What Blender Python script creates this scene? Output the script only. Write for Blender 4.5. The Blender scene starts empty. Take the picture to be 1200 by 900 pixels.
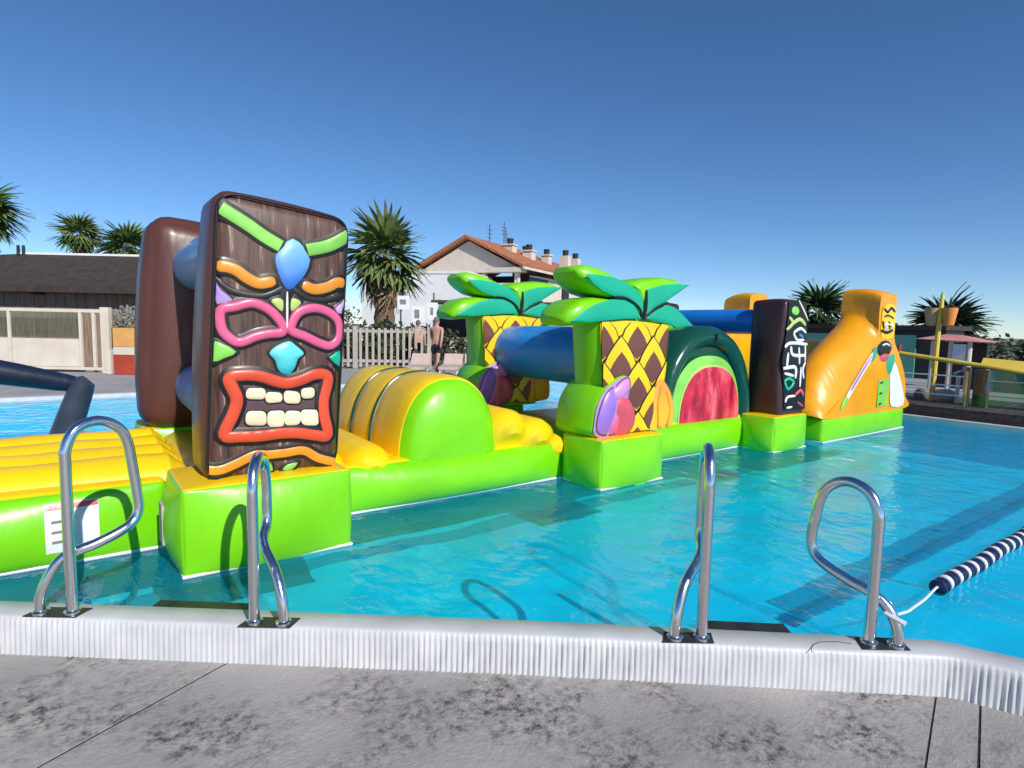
import bpy, bmesh, math, random
from mathutils import Vector, Matrix
R = math.radians
random.seed(7)
sc = bpy.context.scene
col = sc.collection

# ------------------------------------------------------------------ camera, sky, sun
# World frame: +X along the swimming lanes, +Y across the pool, metres, camera above the origin.
YAW = R(53.6)                                  # lanes run 53.6 degrees to the right of the view
SX, CX = math.sin(YAW), math.cos(YAW)
def CF(x, y, z=0.0):                           # (right, forward) of the photographer -> world
    return Vector((x*SX + y*CX, -x*CX + y*SX, z))
ROT = -(math.pi/2 - YAW)                       # turns a local frame to the photographer's right/forward
EYE = 1.6
cam = bpy.data.cameras.new('camera'); cam_o = bpy.data.objects.new('camera', cam); col.objects.link(cam_o)
cam.sensor_width = 36; cam.lens = 700/1200*36; cam.clip_end = 3000; cam.clip_start = .05
def cam_basis(pitch, roll):
    fw = Vector((0, math.cos(pitch), -math.sin(pitch))); r0 = Vector((1, 0, 0)); u0 = r0.cross(fw)
    r = r0*math.cos(roll) + u0*math.sin(roll); u = -r0*math.sin(roll) + u0*math.cos(roll)
    return [CF(v.x, v.y, v.z) for v in (r, u, -fw)]
b = cam_basis(R(5.5), R(1.24))
cam_o.matrix_world = Matrix(((b[0].x, b[1].x, b[2].x, 0), (b[0].y, b[1].y, b[2].y, 0), (b[0].z, b[1].z, b[2].z, EYE), (0, 0, 0, 1)))
sc.camera = cam_o

SUN_EL = R(34)
w = bpy.data.worlds.new('World'); sc.world = w; w.use_nodes = True
nt = w.node_tree; bg = nt.nodes['Background']
sky = nt.nodes.new('ShaderNodeTexSky'); sky.sky_type = 'NISHITA'; sky.sun_disc = False
sky.sun_elevation = SUN_EL; sky.sun_rotation = math.pi; sky.altitude = 300; sky.air_density = .72; sky.dust_density = .0; sky.ozone_density = 4.5
hs_ = nt.nodes.new('ShaderNodeHueSaturation'); hs_.inputs['Saturation'].default_value = 1.12; nt.links.new(sky.outputs[0], hs_.inputs['Color'])
nt.links.new(hs_.outputs[0], bg.inputs[0]); bg.inputs[1].default_value = .125
sl = bpy.data.lights.new('sun', 'SUN'); sl.energy = 4.6; sl.angle = R(.5); sl.color = (1, .955, .88)
so = bpy.data.objects.new('sun', sl); col.objects.link(so)
so.rotation_euler = Vector((.03, math.cos(SUN_EL), -math.sin(SUN_EL))).to_track_quat('-Z', 'Y').to_euler()
so.location = (0, -20, 20)
vs = sc.view_settings; vs.view_transform = 'Standard'; vs.look = 'None'; vs.exposure = 0; vs.gamma = 1; vs.use_curve_mapping = False
sc.cycles.use_denoising = True
sc.cycles.max_bounces = 8; sc.cycles.transparent_max_bounces = 12
sc.cycles.caustics_reflective = False; sc.cycles.caustics_refractive = False

# ------------------------------------------------------------------ materials
MATS = {}
def nodes(name):
    m = bpy.data.materials.new(name); m.use_nodes = True; MATS[name] = m
    return m, m.node_tree.nodes, m.node_tree.links, m.node_tree.nodes['Principled BSDF']
def tex(n, l, kind, scale, co='Object', stretch=None, detail=4):
    tc = n.new('ShaderNodeTexCoord'); out = tc.outputs[co]
    if stretch:
        mp = n.new('ShaderNodeMapping'); mp.inputs['Scale'].default_value = stretch; l.new(out, mp.inputs[0]); out = mp.outputs[0]
    t = n.new('ShaderNodeTex'+kind); t.inputs['Scale'].default_value = scale; l.new(out, t.inputs['Vector'])
    if kind == 'Noise': t.inputs['Detail'].default_value = detail
    return t
def ramp(n, l, src, stops):
    r = n.new('ShaderNodeValToRGB'); l.new(src, r.inputs[0]); e = r.color_ramp.elements
    while len(e) < len(stops): e.new(.5)
    for i, (p, c) in enumerate(stops): e[i].position = p; e[i].color = (*c, 1) if len(c) == 3 else c
    return r
def bump(n, l, src, bs, strength, dist):
    b = n.new('ShaderNodeBump'); b.inputs['Strength'].default_value = strength; b.inputs['Distance'].default_value = dist
    l.new(src, b.inputs['Height']); l.new(b.outputs[0], bs.inputs['Normal']); return b
def mul(c, k): return tuple(min(1, x*k) for x in c)
def vinyl(name, c, rough=.36, var=.12, wr=.25):
    m, n, l, bs = nodes(name)
    t = tex(n, l, 'Noise', 2.2, detail=3); r = ramp(n, l, t.outputs[0], [(.3, mul(c, 1-var)), (.7, mul(c, 1+var*.4))])
    l.new(r.outputs[0], bs.inputs['Base Color']); bs.inputs['Roughness'].default_value = rough
    bs.inputs['Coat Weight'].default_value = .12; bs.inputs['Coat Roughness'].default_value = .2
    t2 = tex(n, l, 'Noise', 5, stretch=(1, 1, .5), detail=5)
    wv_ = tex(n, l, 'Wave', 3.2, stretch=(1, .6, .5)); wv_.inputs['Distortion'].default_value = 9; wv_.inputs['Detail'].default_value = 2; wv_.inputs['Detail Scale'].default_value = .7
    mk_ = tex(n, l, 'Noise', 2.6, detail=2); mr = ramp(n, l, mk_.outputs[0], [(.55, (0,)*3), (.72, (.32,)*3)])       # creases gather in patches
    cr = n.new('ShaderNodeMath'); cr.operation = 'MULTIPLY_ADD'; l.new(wv_.outputs['Fac'], cr.inputs[0]); l.new(mr.outputs[0], cr.inputs[1]); l.new(t2.outputs[0], cr.inputs[2])
    bump(n, l, cr.outputs[0], bs, wr, .03); return m
def grad(name, z0, z1, c0, c1, rough=.4, tilt=0):
    m, n, l, bs = nodes(name); tc = n.new('ShaderNodeTexCoord'); sp = n.new('ShaderNodeSeparateXYZ'); l.new(tc.outputs['Object'], sp.inputs[0])
    ns = tex(n, l, 'Noise', 9, detail=3); ad = n.new('ShaderNodeMath'); ad.operation = 'MULTIPLY_ADD'; l.new(ns.outputs[0], ad.inputs[0]); ad.inputs[1].default_value = .35*(z1-z0); l.new(sp.outputs[2], ad.inputs[2])
    a2 = n.new('ShaderNodeMath'); a2.operation = 'MULTIPLY_ADD'; l.new(sp.outputs[0], a2.inputs[0]); a2.inputs[1].default_value = tilt; l.new(ad.outputs[0], a2.inputs[2])
    mr = n.new('ShaderNodeMapRange'); mr.inputs[1].default_value = z0+.17*(z1-z0); mr.inputs[2].default_value = z1+.17*(z1-z0); l.new(a2.outputs[0], mr.inputs[0])
    r = ramp(n, l, mr.outputs[0], [(0, c0), (1, c1)]); l.new(r.outputs[0], bs.inputs['Base Color']); bs.inputs['Roughness'].default_value = rough; return m
def rough(name, c1, c2, scale=6, rg=.8, bs_=.3, bd=.02, stretch=None, detail=6, co='Object', metal=0):
    m, n, l, bs = nodes(name)
    t = tex(n, l, 'Noise', scale, co, stretch, detail); r = ramp(n, l, t.outputs[0], [(.32, c1), (.68, c2)])
    l.new(r.outputs[0], bs.inputs['Base Color']); bs.inputs['Roughness'].default_value = rg; bs.inputs['Metallic'].default_value = metal
    if bs_: bump(n, l, t.outputs[0], bs, bs_, bd)
    return m
lime = vinyl('lime_vinyl', (.20, .66, .004)); yellow = vinyl('yellow_vinyl', (.95, .62, .004)); orange = vinyl('orange_vinyl', (.90, .36, .003))
brown = vinyl('brown_vinyl', (.105, .036, .026)); darkbrown = vinyl('dark_brown_vinyl', (.05, .018, .016)); blue = vinyl('blue_vinyl', (.012, .22, .72)); navy = vinyl('navy_vinyl', (.012, .02, .045))
rind = vinyl('rind_vinyl', (.006, .07, .045), .22); teal = vinyl('teal_print', (.012, .42, .25)); black = vinyl('black_print', (.008, .006, .006), .45, 0, .05)
pink = vinyl('pink_print', (.82, .13, .28), .35, .25); purple = vinyl('purple_print', (.35, .18, .62), .35, .3); cyan = vinyl('cyan_print', (.05, .62, .62), .35)
gemblue = vinyl('gem_print', (.07, .27, .70), .35, .3); red = vinyl('red_print', (.74, .08, .03), .35, .3); amber = vinyl('amber_print', (.82, .30, .02), .35, .2)
tooth = vinyl('tooth_print', (.88, .74, .48), .4, .25); palegreen = vinyl('pale_green_print', (.5, .62, .16), .4); white = vinyl('white_print', (.82, .82, .84), .4, .1)
leafg = vinyl('leaf_print', (.25, .66, .10), .35, .4); coral = vinyl('coral_print', (.72, .10, .13), .35, .4); lilac = vinyl('lilac_print', (.62, .26, .58), .35, .4)
pbrown = vinyl('pineapple_brown', (.17, .06, .04), .4); pyellow = vinyl('pineapple_yellow', (.92, .60, .01), .35); paleblue = vinyl('pale_blue_vinyl', (.10, .36, .72), .3)
maroon = vinyl('mouth_print', (.10, .055, .06), .4); seedred = vinyl('flesh_dark_print', (.42, .02, .05), .4, .3)
def wood_print():
    m, n, l, bs = nodes('wood_print')
    t = tex(n, l, 'Noise', 9, stretch=(4, 1, .35), detail=6); r = ramp(n, l, t.outputs[0], [(.3, (.035, .016, .012)), (.5, (.105, .05, .036)), (.60, (.12, .06, .045)), (.68, (.42, .27, .19))])
    l.new(r.outputs[0], bs.inputs['Base Color']); bs.inputs['Roughness'].default_value = .42; return m
woodp = wood_print()
lipm = grad('lip_print', .85, 1.28, (.70, .05, .025), (.80, .20, .035)); gemm = grad('gem_shaded_print', 1.80, 2.10, (.02, .12, .55), (.22, .52, .90))
fruitm = grad('dragonfruit_print', .58, 1.14, (.50, .03, .16), (.50, .22, .56), tilt=.2); mangom = grad('mango_print', .6, 1.12, (.92, .55, .02), (.85, .28, .06)); hornm = grad('horn_print', 1.66, 1.83, (.62, .42, .75), (.26, .12, .55))
nosem = grad('nose_print', 1.27, 1.48, (.03, .45, .50), (.16, .74, .72))
def flesh():
    m, n, l, bs = nodes('flesh_print')
    t = tex(n, l, 'Noise', 3.5, stretch=(2, 1, .7), detail=5); r = ramp(n, l, t.outputs[0], [(.35, (.30, .01, .03)), (.52, (.68, .03, .07)), (.7, (.85, .16, .18))])
    l.new(r.outputs[0], bs.inputs['Base Color']); bs.inputs['Roughness'].default_value = .35; return m
fleshm = flesh()
def steel():
    m, n, l, bs = nodes('steel'); bs.inputs['Metallic'].default_value = 1; bs.inputs['Base Color'].default_value = (.74, .74, .74, 1)
    t = tex(n, l, 'Noise', 30, stretch=(1, 1, .2)); r = ramp(n, l, t.outputs[0], [(.3, (.12,)*3), (.7, (.26,)*3)]); l.new(r.outputs[0], bs.inputs['Roughness']); return m
steelm = steel()
def concrete():
    m, n, l, bs = nodes('stamped_concrete')
    a = tex(n, l, 'Noise', 1.1, detail=6); bq = tex(n, l, 'Noise', 17, detail=12); bq.inputs['Roughness'].default_value = .82
    c = tex(n, l, 'Noise', 60, detail=6)
    ra = ramp(n, l, a.outputs[0], [(.35, (.50, .462, .435)), (.65, (.36, .335, .32))])
    rb = ramp(n, l, bq.outputs[0], [(.42, (.16,)*3), (.49, (.78,)*3), (.60, (1.3, 1.27, 1.25))])
    # pitted patches come and go over the slab
    pm = tex(n, l, 'Noise', 2.3, detail=6); rp = ramp(n, l, pm.outputs[0], [(.44, (.06,)*3), (.62, (1,)*3)])
    mx0 = n.new('ShaderNodeMix'); mx0.data_type = 'RGBA'; l.new(rp.outputs[0], mx0.inputs[0]); mx0.inputs[6].default_value = (1, 1, 1, 1); l.new(rb.outputs[0], mx0.inputs[7])
    mx = n.new('ShaderNodeMix'); mx.data_type = 'RGBA'; mx.blend_type = 'MULTIPLY'; mx.inputs[0].default_value = 1
    l.new(ra.outputs[0], mx.inputs[6]); l.new(mx0.outputs[2], mx.inputs[7]); l.new(mx.outputs[2], bs.inputs['Base Color'])
    ad = n.new('ShaderNodeMath'); ad.operation = 'MULTIPLY_ADD'; l.new(c.outputs[0], ad.inputs[0]); ad.inputs[1].default_value = .35; l.new(bq.outputs[0], ad.inputs[2])
    bump(n, l, ad.outputs[0], bs, .8, .014); bs.inputs['Roughness'].default_value = .7; return m
conc = concrete()
farconc = rough('pale_deck', (.30, .29, .29), (.38, .37, .37), 1.2, .85, .1)
groundm = rough('dry_ground', (.20, .17, .12), (.30, .26, .19), .15, .95, .2)
whitecop = rough('white_coping', (.52, .52, .535), (.63, .63, .635), 5, .45, .08, .004)
joint = rough('joint_dirt', (.015, .014, .014), (.04, .036, .035), 20, .95, .2)
tilefl = None
def pooltile():
    m, n, l, bs = nodes('pool_tile')
    t = tex(n, l, 'Noise', .7, detail=3); r = ramp(n, l, t.outputs[0], [(.3, (.004, .62, .90)), (.7, (.006, .72, .98))])
    br = tex(n, l, 'Brick', 20); br.offset = 0; br.inputs['Mortar Size'].default_value = .03; br.inputs['Brick Width'].default_value = .5; br.inputs['Row Height'].default_value = .5
    br.inputs['Color1'].default_value = (1, 1, 1, 1); br.inputs['Color2'].default_value = (.93, .95, .96, 1); br.inputs['Mortar'].default_value = (1.1, 1.1, 1.1, 1)
    mx = n.new('ShaderNodeMix'); mx.data_type = 'RGBA'; mx.blend_type = 'MULTIPLY'; mx.inputs[0].default_value = .6
    l.new(r.outputs[0], mx.inputs[6]); l.new(br.outputs[0], mx.inputs[7]); l.new(mx.outputs[2], bs.inputs['Base Color']); bs.inputs['Roughness'].default_value = .3; return m
tilefl = pooltile()
lanem = rough('lane_tile', (.004, .26, .44), (.006, .30, .50), 8, .3, 0)
def waterm():
    m, n, l, bs = nodes('water'); n.remove(bs)
    out = n['Material Output']
    a = tex(n, l, 'Noise', 1.7, stretch=(1, .75, 1), detail=3); b2 = tex(n, l, 'Noise', 7.5, stretch=(1, .7, 1), detail=4)
    ad = n.new('ShaderNodeMath'); ad.operation = 'MULTIPLY_ADD'; l.new(b2.outputs[0], ad.inputs[0]); ad.inputs[1].default_value = .42; l.new(a.outputs[0], ad.inputs[2])
    bp = n.new('ShaderNodeBump'); bp.inputs['Strength'].default_value = .7; bp.inputs['Distance'].default_value = .07; l.new(ad.outputs[0], bp.inputs['Height'])
    fr = n.new('ShaderNodeFresnel'); l.new(bp.outputs[0], fr.inputs['Normal'])
    ge = n.new('ShaderNodeNewGeometry'); io = n.new('ShaderNodeMapRange'); io.inputs[3].default_value = 1.33; io.inputs[4].default_value = 1/1.33   # a thin surface: the same gloss from both sides
    l.new(ge.outputs['Backfacing'], io.inputs[0]); l.new(io.outputs[0], fr.inputs[0])
    tr = n.new('ShaderNodeBsdfTransparent'); tr.inputs[0].default_value = (.62, .975, .995, 1)
    gl = n.new('ShaderNodeBsdfGlossy'); gl.inputs['Roughness'].default_value = .015; l.new(bp.outputs[0], gl.inputs['Normal'])
    df = n.new('ShaderNodeBsdfDiffuse'); df.inputs[0].default_value = (.003, .60, .92, 1); l.new(bp.outputs[0], df.inputs['Normal'])     # light scattered back by the water itself
    m0 = n.new('ShaderNodeMixShader'); m0.inputs[0].default_value = .20; l.new(tr.outputs[0], m0.inputs[1]); l.new(df.outputs[0], m0.inputs[2])
    mx = n.new('ShaderNodeMixShader'); l.new(fr.outputs[0], mx.inputs[0]); l.new(m0.outputs[0], mx.inputs[1]); l.new(gl.outputs[0], mx.inputs[2]); l.new(mx.outputs[0], out.inputs[0]); return m
waterM = waterm()
def glassm():
    m, n, l, bs = nodes('glass'); n.remove(bs); out = n['Material Output']
    fr = n.new('ShaderNodeFresnel'); tr = n.new('ShaderNodeBsdfTransparent'); tr.inputs[0].default_value = (.72, .80, .78, 1)
    gl = n.new('ShaderNodeBsdfGlossy'); gl.inputs['Roughness'].default_value = .02
    mx = n.new('ShaderNodeMixShader'); l.new(fr.outputs[0], mx.inputs[0]); l.new(tr.outputs[0], mx.inputs[1]); l.new(gl.outputs[0], mx.inputs[2]); l.new(mx.outputs[0], out.inputs[0])
    t = tex(n, l, 'Noise', .4); rr = ramp(n, l, t.outputs[0], [(0, (.70, .79, .77)), (1, (.76, .83, .81))]); l.new(rr.outputs[0], tr.inputs[0]); return m
glass = glassm()
planks = rough('weathered_timber', (.20, .13, .09), (.36, .26, .19), 3, .85, .3, .01, (6, 6, .5))
darkwood = rough('dark_timber', (.05, .04, .035), (.11, .09, .08), 3, .8, .3, .01, (1, 6, 6))
roofbrown = rough('brown_roof', (.035, .025, .02), (.06, .045, .036), 4, .85, .3)
greywood = rough('weathered_picket', (.36, .31, .27), (.50, .44, .39), 3, .85, .2, .01, (4, 4, .5))
creamp = rough('cream_paint', (.62, .54, .44), (.72, .64, .54), 2, .8, .1)
whitep = rough('white_paint', (.74, .74, .74), (.82, .82, .82), 2, .7, .1)
terra = rough('terracotta', (.33, .12, .06), (.48, .20, .11), 6, .85, .4, .05, (1, 1, 1))
darkm = rough('dark_opening', (.012, .012, .014), (.03, .028, .028), 3, .5, 0)
bark = rough('palm_bark', (.10, .065, .04), (.24, .16, .10), 8, .95, .8, .05, (1, 1, 3))
frondm = [rough('palm_green', (.035, .085, .02), (.10, .17, .045), 3, .6, 0), rough('palm_light', (.08, .13, .03), (.20, .25, .08), 3, .6, 0), rough('palm_dry', (.20, .13, .06), (.34, .24, .13), 3, .8, 0), rough('palm_deep', (.014, .03, .016), (.04, .06, .03), 3, .6, 0)]
shrubm = rough('shrub_leaf', (.05, .09, .02), (.15, .19, .05), 4, .7, 0); hedgem = rough('hedge_leaf', (.015, .03, .012), (.05, .075, .025), 4, .7, 0); greyleaf = rough('grey_leaf', (.14, .14, .12), (.27, .27, .24), 4, .8, 0)
skin = rough('skin', (.46, .24, .16), (.56, .31, .22), 5, .6, 0); cloth = rough('black_cloth', (.012, .012, .014), (.03, .03, .034), 10, .9, .1); hairm = rough('grey_hair', (.10, .09, .085), (.2, .19, .18), 20, .8, .2)
ypaint = rough('yellow_paint', (.72, .52, .06), (.80, .60, .10), 2, .45, .05); opaint = rough('orange_plastic', (.75, .24, .04), (.85, .32, .07), 2, .4, .05)
rpaint = rough('red_paint', (.36, .04, .02), (.45, .06, .03), 2, .5, .05); pinkroof = rough('pink_tile', (.55, .20, .18), (.68, .30, .27), 5, .8, .2); stonem = rough('pale_stone', (.40, .35, .30), (.55, .49, .43), 5, .9, .6, .04)
greym = rough('grey_metal', (.10, .11, .11), (.16, .17, .17), 4, .4, .05, metal=.6); greenp = rough('sea_green_panel', (.10, .36, .25), (.16, .46, .34), 1.5, .4, .05); bluep = rough('navy_fabric', (.01, .02, .09), (.02, .035, .14), 3, .8, .1)
plastic = rough('black_plastic', (.012, .014, .012), (.03, .035, .03), 12, .5, .1); ropeblue = rough('float_navy', (.008, .015, .06), (.015, .025, .09), 8, .35, 0); ropewhite = rough('float_white', (.78, .80, .82), (.86, .86, .86), 8, .35, 0)

# ------------------------------------------------------------------ helpers
MW = {}
def mk(name, verts, faces, mats, parent=None, smooth=True, mi=None, local=False, sharp=35):
    me = bpy.data.meshes.new(name); me.from_pydata([tuple(v) for v in verts], [], faces); me.update()
    for m in (mats if isinstance(mats, (list, tuple)) else [mats]): me.materials.append(m)
    if mi: me.polygons.foreach_set('material_index', mi)
    bm = bmesh.new(); bm.from_mesh(me); bmesh.ops.recalc_face_normals(bm, faces=bm.faces); bm.to_mesh(me); bm.free()
    if smooth:
        me.polygons.foreach_set('use_smooth', [True]*len(me.polygons)); me.set_sharp_from_angle(angle=R(sharp))
    return link(name, me, parent, local)
def link(name, me, parent=None, local=False):
    o = bpy.data.objects.new(name, me); col.objects.link(o)
    if parent:
        o.parent = parent
        if not local and parent.name in MW: o.matrix_parent_inverse = MW[parent.name].inverted()
    return o
def tag(o, label, cat, group=None):
    o['label'] = label; o['category'] = cat
    if group: o['group'] = group
    return o
def struct(o, kind='structure'): o['kind'] = kind; return o
def thing(name, label, cat, loc=(0, 0, 0), rz=0, group=None):
    o = bpy.data.objects.new(name, None); col.objects.link(o); o.location = loc; o.rotation_euler = (0, 0, rz)
    MW[o.name] = Matrix.Translation(loc) @ Matrix.Rotation(rz, 4, 'Z')
    return tag(o, label, cat, group)
def camthing(name, label, cat, x, y, z=0, group=None, rz=0): return thing(name, label, cat, CF(x, y, z), ROT + rz, group)
def box(x0, x1, y0, y1, z0, z1):
    v = [(x, y, z) for x in (x0, x1) for y in (y0, y1) for z in (z0, z1)]
    return v, [(0, 1, 3, 2), (4, 6, 7, 5), (0, 4, 5, 1), (2, 3, 7, 6), (0, 2, 6, 4), (1, 5, 7, 3)]
def bx(name, d, mat, parent=None, local=True, bev=0):
    o = mk(name, *box(*d), mat, parent, smooth=bool(bev), local=local)
    if bev: m = o.modifiers.new('bevel', 'BEVEL'); m.width = bev; m.segments = 2
    return o
def join(parts):
    V, F = [], []
    for v, f in parts:
        k = len(V); V += list(v); F += [tuple(i+k for i in q) for q in f]
    return V, F
def tube(path, r, n=12, closed=False, cap=True):
    path = [Vector(p) for p in path]; N = len(path); V, F = [], []; prev = None
    for i, p in enumerate(path):
        a = path[(i-1) % N] if closed or i else path[0]; c = path[(i+1) % N] if closed or i < N-1 else path[-1]
        t = (c-a).normalized()
        if prev is None:
            s = t.cross(Vector((0, 0, 1)));  s = s if s.length > .1 else t.cross(Vector((1, 0, 0)))
        else: s = prev - t*prev.dot(t)
        s.normalize(); prev = s; q = t.cross(s); rr = r[i] if isinstance(r, (list, tuple)) else r
        V += [p + (s*math.cos(2*math.pi*k/n) + q*math.sin(2*math.pi*k/n))*rr for k in range(n)]
    for i in range(N if closed else N-1):
        j = (i+1) % N
        F += [(i*n+k, i*n+(k+1) % n, j*n+(k+1) % n, j*n+k) for k in range(n)]
    if cap and not closed: F += [tuple(range(n)), tuple(range((N-1)*n, N*n))]
    return V, F
def catmull(pts, k=6, closed=False):
    pts = [Vector(p) for p in pts]; N = len(pts); out = []
    for i in range(N if closed else N-1):
        g = lambda j: pts[j % N] if closed else pts[max(0, min(N-1, j))]
        a, b, c, d = g(i-1), g(i), g(i+1), g(i+2)
        for s in range(k):
            t = s/k; out.append(.5*((2*b) + (c-a)*t + (2*a-5*b+4*c-d)*t*t + (3*b-a-3*c+d)*t**3))
    if not closed: out.append(pts[-1])
    return out
def resample(pts, n):
    L = [0]
    for a, c in zip(pts, pts[1:]): L.append(L[-1] + (c-a).length)
    out = []; j = 0
    for i in range(n):
        s = L[-1]*i/(n-1)
        while j < len(pts)-2 and L[j+1] < s: j += 1
        d = L[j+1]-L[j]; out.append(pts[j].lerp(pts[j+1], (s-L[j])/d if d else 0))
    return out
def rounded(pts, r):
    """cut the corners of a closed 2-D outline with short arcs"""
    P = [Vector(p) for p in pts]; N = len(P); out = []
    for i in range(N):
        a, p, c = P[i-1], P[i], P[(i+1) % N]; d1 = (a-p); d2 = (c-p); k = min(r, d1.length*.45, d2.length*.45)
        s, e = p+d1.normalized()*k, p+d2.normalized()*k
        out += [s.lerp(p, t).lerp(p.lerp(e, t), t) for t in (0, .25, .5, .75, 1)]
    return out
def pillow(name, x0, x1, y0, y1, z0, z1, mats, parent, bulge=(.04, .04, .04), r=.06, n=11, warp=None, pick=None, nob=()):
    """an inflated box: bulging faces, rounded seams; nob lists faces (axis, side) that stay flat"""
    c = Vector(((x0+x1)/2, (y0+y1)/2, (z0+z1)/2)); h = Vector(((x1-x0)/2, (y1-y0)/2, (z1-z0)/2))
    def ts(hh):
        e = min(.45, 2*r/(2*hh)); q = [-1, -1+e*.25, -1+e*.6, -1+e]; k = n
        return q + [-1+e + (2-2*e)*i/k for i in range(1, k)] + [-x for x in reversed(q)]
    T = [ts(h[a]) for a in range(3)]; idx = {}; V = []
    def vert(i, j, k):
        key = (i, j, k)
        if key in idx: return idx[key]
        t = [T[0][i], T[1][j], T[2][k]]; p = Vector([t[a]*h[a] for a in range(3)])
        inner = Vector([max(-(h[a]-r), min(h[a]-r, p[a])) for a in range(3)]); d = p-inner
        on = [abs(t[a]) >= 1 for a in range(3)]
        if d.length > 1e-9: p = inner + d.normalized()*r if r > 0 else p
        for a in range(3):
            if on[a]:
                s = 1 if t[a] > 0 else -1
                if (a, s) in nob: continue
                o = [b for b in range(3) if b != a]; p[a] += s*bulge[a]*(1-abs(t[o[0]])**2.2)*(1-abs(t[o[1]])**2.2)
        p = p + c
        if warp: p = Vector(warp(p))
        idx[key] = len(V); V.append(p); return idx[key]
    F, M = [], []
    L = [len(t) for t in T]
    for a in range(3):
        o = [q for q in range(3) if q != a]
        for s in (0, L[a]-1):
            for i in range(L[o[0]]-1):
                for j in range(L[o[1]]-1):
                    f = []
                    for di, dj in ((0, 0), (1, 0), (1, 1), (0, 1)):
                        k = [0, 0, 0]; k[a] = s; k[o[0]] = i+di; k[o[1]] = j+dj; f.append(vert(*k))
                    F.append(tuple(f)); M.append(pick(sum((V[q] for q in f), Vector())/4, a, 1 if s else -1) if pick else 0)
    return mk(name, V, F, mats, parent, mi=M, sharp=60)
def strip_solid(name, up, low, v0, v1, mat, parent, k=.55, n=22, m=20):
    """inflated leaf between two edge lines given in (x, z), depth v0..v1 along y"""
    up = resample([Vector(p) for p in up], n); low = resample([Vector(p) for p in low], n); V, F = [], []
    cy, hy = (v0+v1)/2, (v1-v0)/2
    for i, (a, c) in enumerate(zip(up, low)):
        mid, d = (a+c)/2, (a-c)/2; e = i/(n-1); f = min(1, (4*e*(1-e))**.35 + .12)
        for q in range(m):
            t = 2*math.pi*q/m; ct, s_ = math.cos(t), math.sin(t)
            pc = math.copysign(abs(ct)**k, ct); ps = math.copysign(abs(s_)**k, s_)
            P = mid + d*pc; V.append((P.x, cy + hy*ps*f, P.y))
    for i in range(n-1): F += [(i*m+q, i*m+(q+1) % m, (i+1)*m+(q+1) % m, (i+1)*m+q) for q in range(m)]
    F += [tuple(range(m)), tuple(range((n-1)*m, n*m))]
    return mk(name, V, F, mat, parent)
def strip_skin(name, up, low, surf, h, mat, parent, n=18, m=8):
    """a raised printed shape between two edge lines, lying on the surface y = surf(x, z)"""
    up = resample([Vector(p) for p in up], n); low = resample([Vector(p) for p in low], n); V, F = [], []
    for i, (a, c) in enumerate(zip(up, low)):
        e = i/(n-1); f = min(1, (4*e*(1-e))**.4 + .05)
        for q in range(m+1):
            t = q/m; P = a.lerp(c, t); V.append((P.x, surf(P.x, P.y) - .001 - h*f*math.sqrt(max(0, 1-(2*t-1)**2)), P.y))
    W = m+1
    for i in range(n-1): F += [(i*W+q, i*W+q+1, (i+1)*W+q+1, (i+1)*W+q) for q in range(m)]
    return mk(name, V, F, mat, parent)
CL = None
def ribbon(name, pts, width, surf, h, mat, parent, closed=False, taper=True, m=8, extra=0):
    c = catmull([Vector(p) for p in pts], 6, closed); N = len(c); V, F = [], []; W = m+1
    for i, p in enumerate(c):
        a = c[(i-1) % N] if closed else c[max(0, i-1)]; b2 = c[(i+1) % N] if closed else c[min(N-1, i+1)]
        t = (b2-a).normalized(); nn = Vector((-t.y, t.x)); f = 1
        if not closed and taper:
            e = min(i, N-1-i); f = [.55, .82, .95][e] if e < 3 else 1
        ext = Vector((0, 0))
        if extra and not closed and i in (0, N-1): ext = t*(extra if i else -extra)
        for q in range(W):
            s = 2*q/m-1; P = p + ext + nn*s*(width/2*f+extra); P = Vector((CL(P.x, P.y), P.y)) if CL else P; V.append((P.x, surf(P.x, P.y) - .001 - h*math.sqrt(max(0, 1-s*s))*(f if taper else 1), P.y))
    for i in range(N if closed else N-1):
        j = (i+1) % N; F += [(i*W+q, i*W+q+1, j*W+q+1, j*W+q) for q in range(m)]
    return mk(name, V, F, mat, parent)
def blob(name, outline, surf, h, mat, parent, rings=5, grow=0, smoothk=3, power=2):
    P = [Vector(p) for p in outline]; P = catmull(P, smoothk, True) if smoothk else P
    c = sum(P, Vector((0, 0)))/len(P); V, F = [], []; N = len(P)
    if grow: P = [c + (p-c)*(1+grow/max(.01, (p-c).length)) for p in P]
    for k in range(rings):
        t = 1 - k/rings
        for p in P:
            q = c+(p-c)*t; q = Vector((CL(q.x, q.y), q.y)) if CL else q; V.append((q.x, surf(q.x, q.y) - .001 - h*math.sqrt(max(0, 1-t**power)), q.y))
    V.append((c.x, surf(c.x, c.y) - .001 - h, c.y))
    for k in range(rings-1): F += [(k*N+i, k*N+(i+1) % N, (k+1)*N+(i+1) % N, (k+1)*N+i) for i in range(N)]
    F += [((rings-1)*N+i, (rings-1)*N+(i+1) % N, rings*N) for i in range(N)]
    return mk(name, V, F, mat, parent)
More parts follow.
